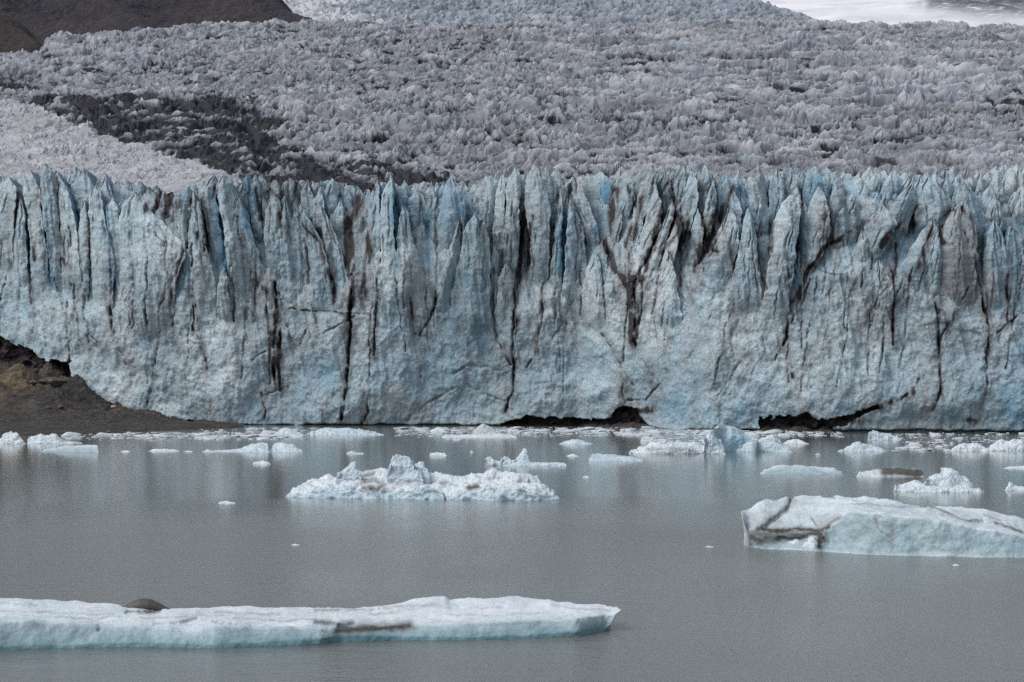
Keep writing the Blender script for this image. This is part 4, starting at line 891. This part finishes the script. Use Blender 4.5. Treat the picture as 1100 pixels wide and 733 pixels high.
ib = simple('ice_chunk', 'white ice lump lying on dark shingle inside the centre cave', 589, 610, 457, [(592,454),(600,451.5),(605,450),(609,452.5)], amp=.05, scale=.4, lump=.06, lscale=.4, seed=119, res=.5)
ib.location.z += .1
simple('ice_chunk', 'tiny bright ice speck in open water below the shark fin berg', 625.5, 632.5, 513, [(628,511.4),(631,510.6)], amp=.02, scale=.3, lump=.03, lscale=.3, seed=121, res=.4)
simple('ice_chunk', 'tiny ice bit between the lens floe and shark fin berg', 608, 623, 490.3, [(612,488),(616,487.2),(619,489)], amp=.02, scale=.3, lump=.04, lscale=.3, seed=123, res=.4)
simple('ice_chunk', 'tiny ice grain just above the shark fin berg', 504.5, 509, 486.2, [(506.5,484)], amp=.02, scale=.3, lump=.03, lscale=.3, seed=125, res=.4)
simple('ice_chunk', 'tiny ice grain floating in front of the broad iceberg', 1023, 1030.5, 608, [(1026,606),(1028,606)], amp=.01, scale=.2, lump=.02, lscale=.2, seed=127, res=.5)
simple('ice_chunk', 'tiny ice grain in rippled water below the knobbed iceberg', 312.5, 322, 586, [(317,584.4)], amp=.01, scale=.2, lump=.01, lscale=.2, seed=129, res=.5)
simple('ice_chunk', 'tiny ice grain left of the broad iceberg in rippled water', 757, 767, 588, [(762,586.6)], amp=.01, scale=.2, lump=.01, lscale=.2, seed=131, res=.5)
simple('ice_chunk', 'small ice bit left of the small thin sliver pair, near two humped berg tail', 197, 207, 485.5, [(202,483.8)], amp=.02, scale=.3, lump=.03, lscale=.3, seed=133, res=.4)
simple('ice_chunk', 'small ice bit right of the square ended floe', 130, 141, 485.6, [(135,484)], amp=.02, scale=.3, lump=.03, lscale=.3, seed=135, res=.4)
simple('ice_chunk', 'tiny ice grain below small white bump berg, right lagoon', 876, 881, 488.8, [(878.5,486.6)], amp=.02, scale=.3, lump=.02, lscale=.3, seed=137, res=.4)

# brash: countable chunks of ice in belts at the foot of the glacier
protos = []
for k in range(7):
    rsk = np.random.RandomState(300+k)
    nu, nv = 22, 14
    th, ph_ = np.meshgrid(np.linspace(0, 2*math.pi, nu, endpoint=False), np.linspace(0.02, math.pi-.02, nv))
    d = np.stack([np.cos(th)*np.sin(ph_), np.sin(th)*np.sin(ph_), np.cos(ph_)], -1)
    r = 1 + .35*fbm3(d[..., 0]*1.3+k*7, d[..., 1]*1.3, d[..., 2]*1.3, 600+k, 3) + .10*fbm3(d[..., 0]*5, d[..., 1]*5, d[..., 2]*5, 620+k, 2)
    for _ in range(5):
        n = rsk.normal(size=3); n /= np.linalg.norm(n); c = rsk.uniform(.55, .85)
        q = (d*n).sum(-1); r = np.where(q*r > c, c/np.maximum(q, .2), r)
    V = d*r[..., None]
    ids = np.arange(nu*nv).reshape(nv, nu); nx = np.roll(ids, -1, 1)
    fq = np.stack([ids[:-1].ravel(), ids[1:].ravel(), nx[1:].ravel(), nx[:-1].ravel()], -1)
    o = mesh_from('ice_chunk', V, fq, {'dirt': 0*V[..., 0]+.1, 'blue': .1+.15*rsk.rand()+0*V[..., 0]}, M_BRASH)
    protos.append(o)
used = set()
rs = np.random.RandomState(77)
BELTS = [  # px0, px1, row0, row1, count, size px min/max, height factor, group, label
 (64, 290, 464.5, 473, 46, 3, 14, .45, 'brash along the left shore', 'small white brash ice chunk in the belt off the gravel shore'),
 (212, 336, 468.5, 472.5, 26, 3, 13, .32, 'brash left of centre', 'small brash ice chunk in the thin line under the little pyramid berg'),
 (236, 320, 461, 464, 12, 3, 10, .35, 'brash behind the pyramid berg', 'small brash ice chunk behind the pale pyramid berg by the cliff'),
 (425, 560, 459.5, 466, 26, 3, 11, .35, 'brash around the flat floe', 'small brash ice chunk around the wide flat floe at the cliff foot'),
 (545, 700, 460, 467.5, 62, 3, 12, .42, 'brash below the centre cave', 'small white brash ice chunk in the dense belt below the centre cave'),
 (690, 775, 463, 477, 30, 3, 13, .4, 'brash by the blue block berg', 'small brash ice chunk packed behind the deep blue block berg'),
 (800, 905, 462.5, 471, 26, 3, 14, .35, 'brash below the right cave', 'small brash ice chunk drifting below the right cave'),
 (970, 1024, 473, 485, 26, 2.5, 12, .35, 'brash left of the twin bergs', 'small brash ice chunk beside the rubbly twin bergs'),
 (970, 1100, 465.5, 472, 18, 2.5, 12, .28, 'brash under the right cliff', 'small brash ice chunk afloat under the right cliff'),
 (480, 505, 472, 474.5, 4, 3, 9, .3, 'bits in front of the flat floe', 'little ice bit floating in front of the wide flat floe'),
]
for x0, x1, r0, r1, cnt, s0, s1, hf, grp, lab in BELTS:
    for i in range(cnt):
        x = rs.uniform(x0, x1); r = r0 + (r1-r0)*rs.beta(1.3, 1.3); s = s0 + (s1*1.5-s0)*rs.rand()**1.9
        Y = float(water_y(r)); w = s/F*Y/2
        pi = int(rs.randint(len(protos)))
        o = protos[pi]
        if pi in used: o = o.copy(); COL.objects.link(o)
        used.add(pi)
        hz = w*hf*rs.uniform(.35, .95)+.03
        o.location = ((x-CX)/F*Y, Y, hz*.12); o.scale = (w*1.25, w*rs.uniform(.5, .9), hz)
        o.rotation_euler = (0, 0, rs.uniform(-.35, .35) + math.pi*rs.randint(2))
        tag(o, lab, 'ice chunk', grp)
# ice left on the gravel beach
for x, r, w, h, lab in ((38,459.5,3,2,'white ice scrap on the dark beach, nearer the frame edge'), (47,460,8,2,'long flat ice scrap on the dark beach'), (128,459,5,3.0,'larger white ice scrap on dark beach close to the ice foot'), (137,459.5,3,2.2,'ice scrap on dark beach just right of the larger one'), (163,459.2,4,2.2,'last small ice scrap on the beach towards the cliff'), (122,438,9,4,'pale ice lump fallen on the brown bank at the glacier foot')):
    Y = 268.0 if r > 450 else 277.0
    pz = EYE + (CY-r)/F*Y
    o = protos[int(rs.randint(len(protos)))].copy(); COL.objects.link(o)
    o.location = ((x-CX)/F*Y, Y, pz); o.scale = (w/2/F*Y, w/3/F*Y, h/2/F*Y*1.3); o.rotation_euler = (0, 0, 0)
    if 'group' in o: del o['group']
    tag(o, lab, 'ice chunk')
M_ROCK = simple_material('rock', lambda N, P: (mixc(N, ramp(N, noise(N, P, 1.2, 4, .6), .4, .6), (.035, .032, .032), (.13, .11, .09)), noise(N, P, 4, 4, .7), .6, .15, .9))
rk = None
def bank_z(px_, T_):
    j = int(np.argmin(np.abs(pb-px_))); i = int(round(T_*189)); return float(bankX[i, j]), float(bankY[i, j]), float(bankZ[i, j])
for i in range(34):
    x = rs.uniform(-15, 150); T_ = rs.uniform(.5, .9); bx, by, bz = bank_z(x, T_); w_ = .18 + .55*rs.rand()**2.5
    if i == 0: bx, by, bz = bank_z(57, .86); w_ = 1.5; x = 57
    if rk is None:
        me = protos[2].data.copy(); me.name = 'rock'; me.materials.clear(); me.materials.append(M_ROCK); rk = bpy.data.objects.new('rock', me); o = rk
    else: o = rk.copy()
    COL.objects.link(o); o.location = (bx, by, bz + .1*w_); o.scale = (w_, w_*.8, w_*(.5 if i else .38)); o.rotation_euler = (0, 0, rs.uniform(0, 6.28) if i else 0)
    tag(o, 'broad dark boulder high on the brown bank at the left' if i == 0 else 'brown grey rock lying on the gravel bank at the left', 'rock', None if i == 0 else 'rocks on the gravel bank')
# fine slush between the chunks, past counting
VV, FF, n = [], [], 0
for x0, x1, r0, r1, cnt in ((60,300,464.5,473,320),(425,770,459,470,760),(690,790,463,477,180),(800,905,461,471,200),(960,1100,464,486,200),(210,340,460,473,110)):
    for i in range(cnt):
        x = rs.uniform(x0, x1); r = r0 + (r1-r0)*rs.beta(1.2, 1.6); Y = float(water_y(r)); w = (.35+1.9*rs.rand()**2)/F*Y
        a = rs.uniform(0, 6.28, 5).cumsum(); k = 7
        an = np.linspace(0, 2*math.pi, k, endpoint=False) + rs.uniform(0, 1)
        rr = w*rs.uniform(.6, 1.1, k); c = np.array([(x-CX)/F*Y, Y, 0])
        rim = np.stack([np.cos(an)*rr*rs.uniform(1.2, 3.2), np.sin(an)*rr, 0*an-.03], -1); top = rim*.7 + np.array([0, 0, .035+w*.22*rs.rand()])
        VV.append(np.concatenate([rim, top])+c)
        for j in range(k): FF.append([n+j, n+(j+1) % k, n+k+(j+1) % k, n+k+j])
        FF.append([n+k, n+k+1, n+k+2, n+k+3]); FF.append([n+k, n+k+3, n+k+4, n+k+6]); FF.append([n+k+4, n+k+5, n+k+6, n+k+6])
        n += 2*k
FF = np.array(FF); q = FF[FF[:, 2] != FF[:, 3]]; t3 = FF[FF[:, 2] == FF[:, 3]][:, :3]
nvs = np.concatenate(VV)
o = mesh_from('slush_ice', nvs, q, {'dirt': np.full(len(nvs), .1), 'blue': np.full(len(nvs), .1)}, M_BRASH, None, t3, smooth=False)
tag(o, 'loose slush and tiny ice bits strewn between the chunks at the cliff foot', 'slush', kind='stuff')

# ------------------------------------------------------------------ seal asleep on the floe
def b_seal(N, P):
    n1 = noise(N, P, 14, 4, .7); n2 = noise(N, P, 40, 4, .7)
    c = mixc(N, ramp(N, n1, .4, .6), (.045, .038, .034), (.085, .072, .062)); c = mixc(N, math_(N, 'MULTIPLY', ramp(N, n2, .55, .68), .7), c, (.17, .155, .14))
    return c, n2, .3, .01, .6
M_SEAL = simple_material('seal_fur', b_seal)
Ys_ = float(water_y(696)) + 5.0
c = at(np.array(154.0), np.array(654.5), Ys_)
Ls = 58/F*Ys_
tt = np.linspace(0, 1, 40)
rad = np.interp(tt, [0, .03, .08, .14, .2, .3, .45, .6, .75, .88, .95, 1], [.01, .07, .105, .115, .12, .19, .255, .25, .18, .095, .06, .01])
hz = rad*1.0
an = np.linspace(0, 2*math.pi, 24, endpoint=False)
V = np.zeros((40, 24, 3))
for i in range(40):
    V[i, :, 0] = (tt[i]-.5)*Ls*1.15; V[i, :, 1] = np.cos(an)*rad[i]*1.15; 
    V[i, :, 2] = rad[i]*.70 + .88*np.sin(an)*hz[i]*np.where(np.sin(an) < 0, .75, 1.0)
ids = np.arange(40*24).reshape(40, 24); nx = np.roll(ids, -1, 1)
fq = np.stack([ids[:-1].ravel(), ids[1:].ravel(), nx[1:].ravel(), nx[:-1].ravel()], -1)
vv = V.reshape(-1, 3); n0 = len(vv)
tr = []
def flipper(px_, py_, pz_, dx, dy, w):
    """a tapering paddle of five webbed toes"""
    global vv, fq
    b = len(vv); rows_ = []
    for k in range(6):
        a = k/5; ww = w*(.6+.6*a)*(1-.25*(a > .9)); 
        for s_, zz in ((-1, 0), (-.5, .022), (0, .028), (.5, .022), (1, 0), (0, -.012)):
            rows_.append((px_+dx*a - dy*s_*ww*4, py_+dy*a + dx*s_*ww*4*.6, pz_ + zz*(1-.6*a)))
    vv = np.concatenate([vv, np.array(rows_)]); 
    for k in range(5):
        for j in range(6): fq = np.concatenate([fq, [[b+k*6+j, b+k*6+(j+1) % 6, b+(k+1)*6+(j+1) % 6, b+(k+1)*6+j]]])
flipper(Ls*.52, .0, .05, .22, .10, .10); flipper(Ls*.52, .0, .05, .22, -.10, .10); flipper(-Ls*.22, -.17, .08, .10, -.14, .12); flipper(-Ls*.22, .17, .08, .10, .14, .12)
seal = mesh_from('seal', vv, fq, None, M_SEAL)
seal.location = (float(c[0]), float(c[1]), float(c[2]) - .10)
tag(seal, 'dark brown speckled seal lying on the longest front floe, only its back visible', 'seal')

# ------------------------------------------------------------------ light, camera, render
w = bpy.data.worlds.new('World'); sc.world = w; w.use_nodes = True
nt = w.node_tree; bg = nt.nodes['Background']
sky = nt.nodes.new('ShaderNodeTexSky'); sky.sky_type = 'NISHITA'; sky.sun_disc = False
EL, AZ = math.radians(54), math.radians(246)   # behind and left of the camera
sky.sun_elevation = EL; sky.sun_rotation = AZ; sky.dust_density = 3.0; sky.air_density = 1.0; sky.ozone_density = 1.0
hs = nt.nodes.new('ShaderNodeHueSaturation'); hs.inputs['Saturation'].default_value = .42
nt.links.new(sky.outputs[0], hs.inputs['Color']); nt.links.new(hs.outputs[0], bg.inputs[0]); bg.inputs[1].default_value = .11
sun = bpy.data.lights.new('sun', 'SUN'); sun.energy = 1.1; sun.angle = math.radians(34); sun.color = (1, .98, .96)
so = bpy.data.objects.new('sun', sun); COL.objects.link(so)
dirv = np.array([math.sin(AZ)*math.cos(EL), math.cos(AZ)*math.cos(EL), math.sin(EL)])
from mathutils import Vector
so.rotation_euler = Vector(dirv).to_track_quat('Z', 'Y').to_euler()
cam = bpy.data.cameras.new('camera'); co = bpy.data.objects.new('camera', cam); COL.objects.link(co)
cam.sensor_width = 36.0; cam.lens = 36.0*F/W; cam.clip_start = .5; cam.clip_end = 20000
co.location = (0, 0, EYE); co.rotation_euler = (math.pi/2, 0, 0)
sc.camera = co
sc.cycles.use_denoising = False
sc.cycles.max_bounces = 5; sc.cycles.diffuse_bounces = 3; sc.cycles.glossy_bounces = 3
sc.view_settings.view_transform = 'Standard'; sc.view_settings.look = 'None'; sc.view_settings.exposure = 0.36; sc.view_settings.gamma = 1.0
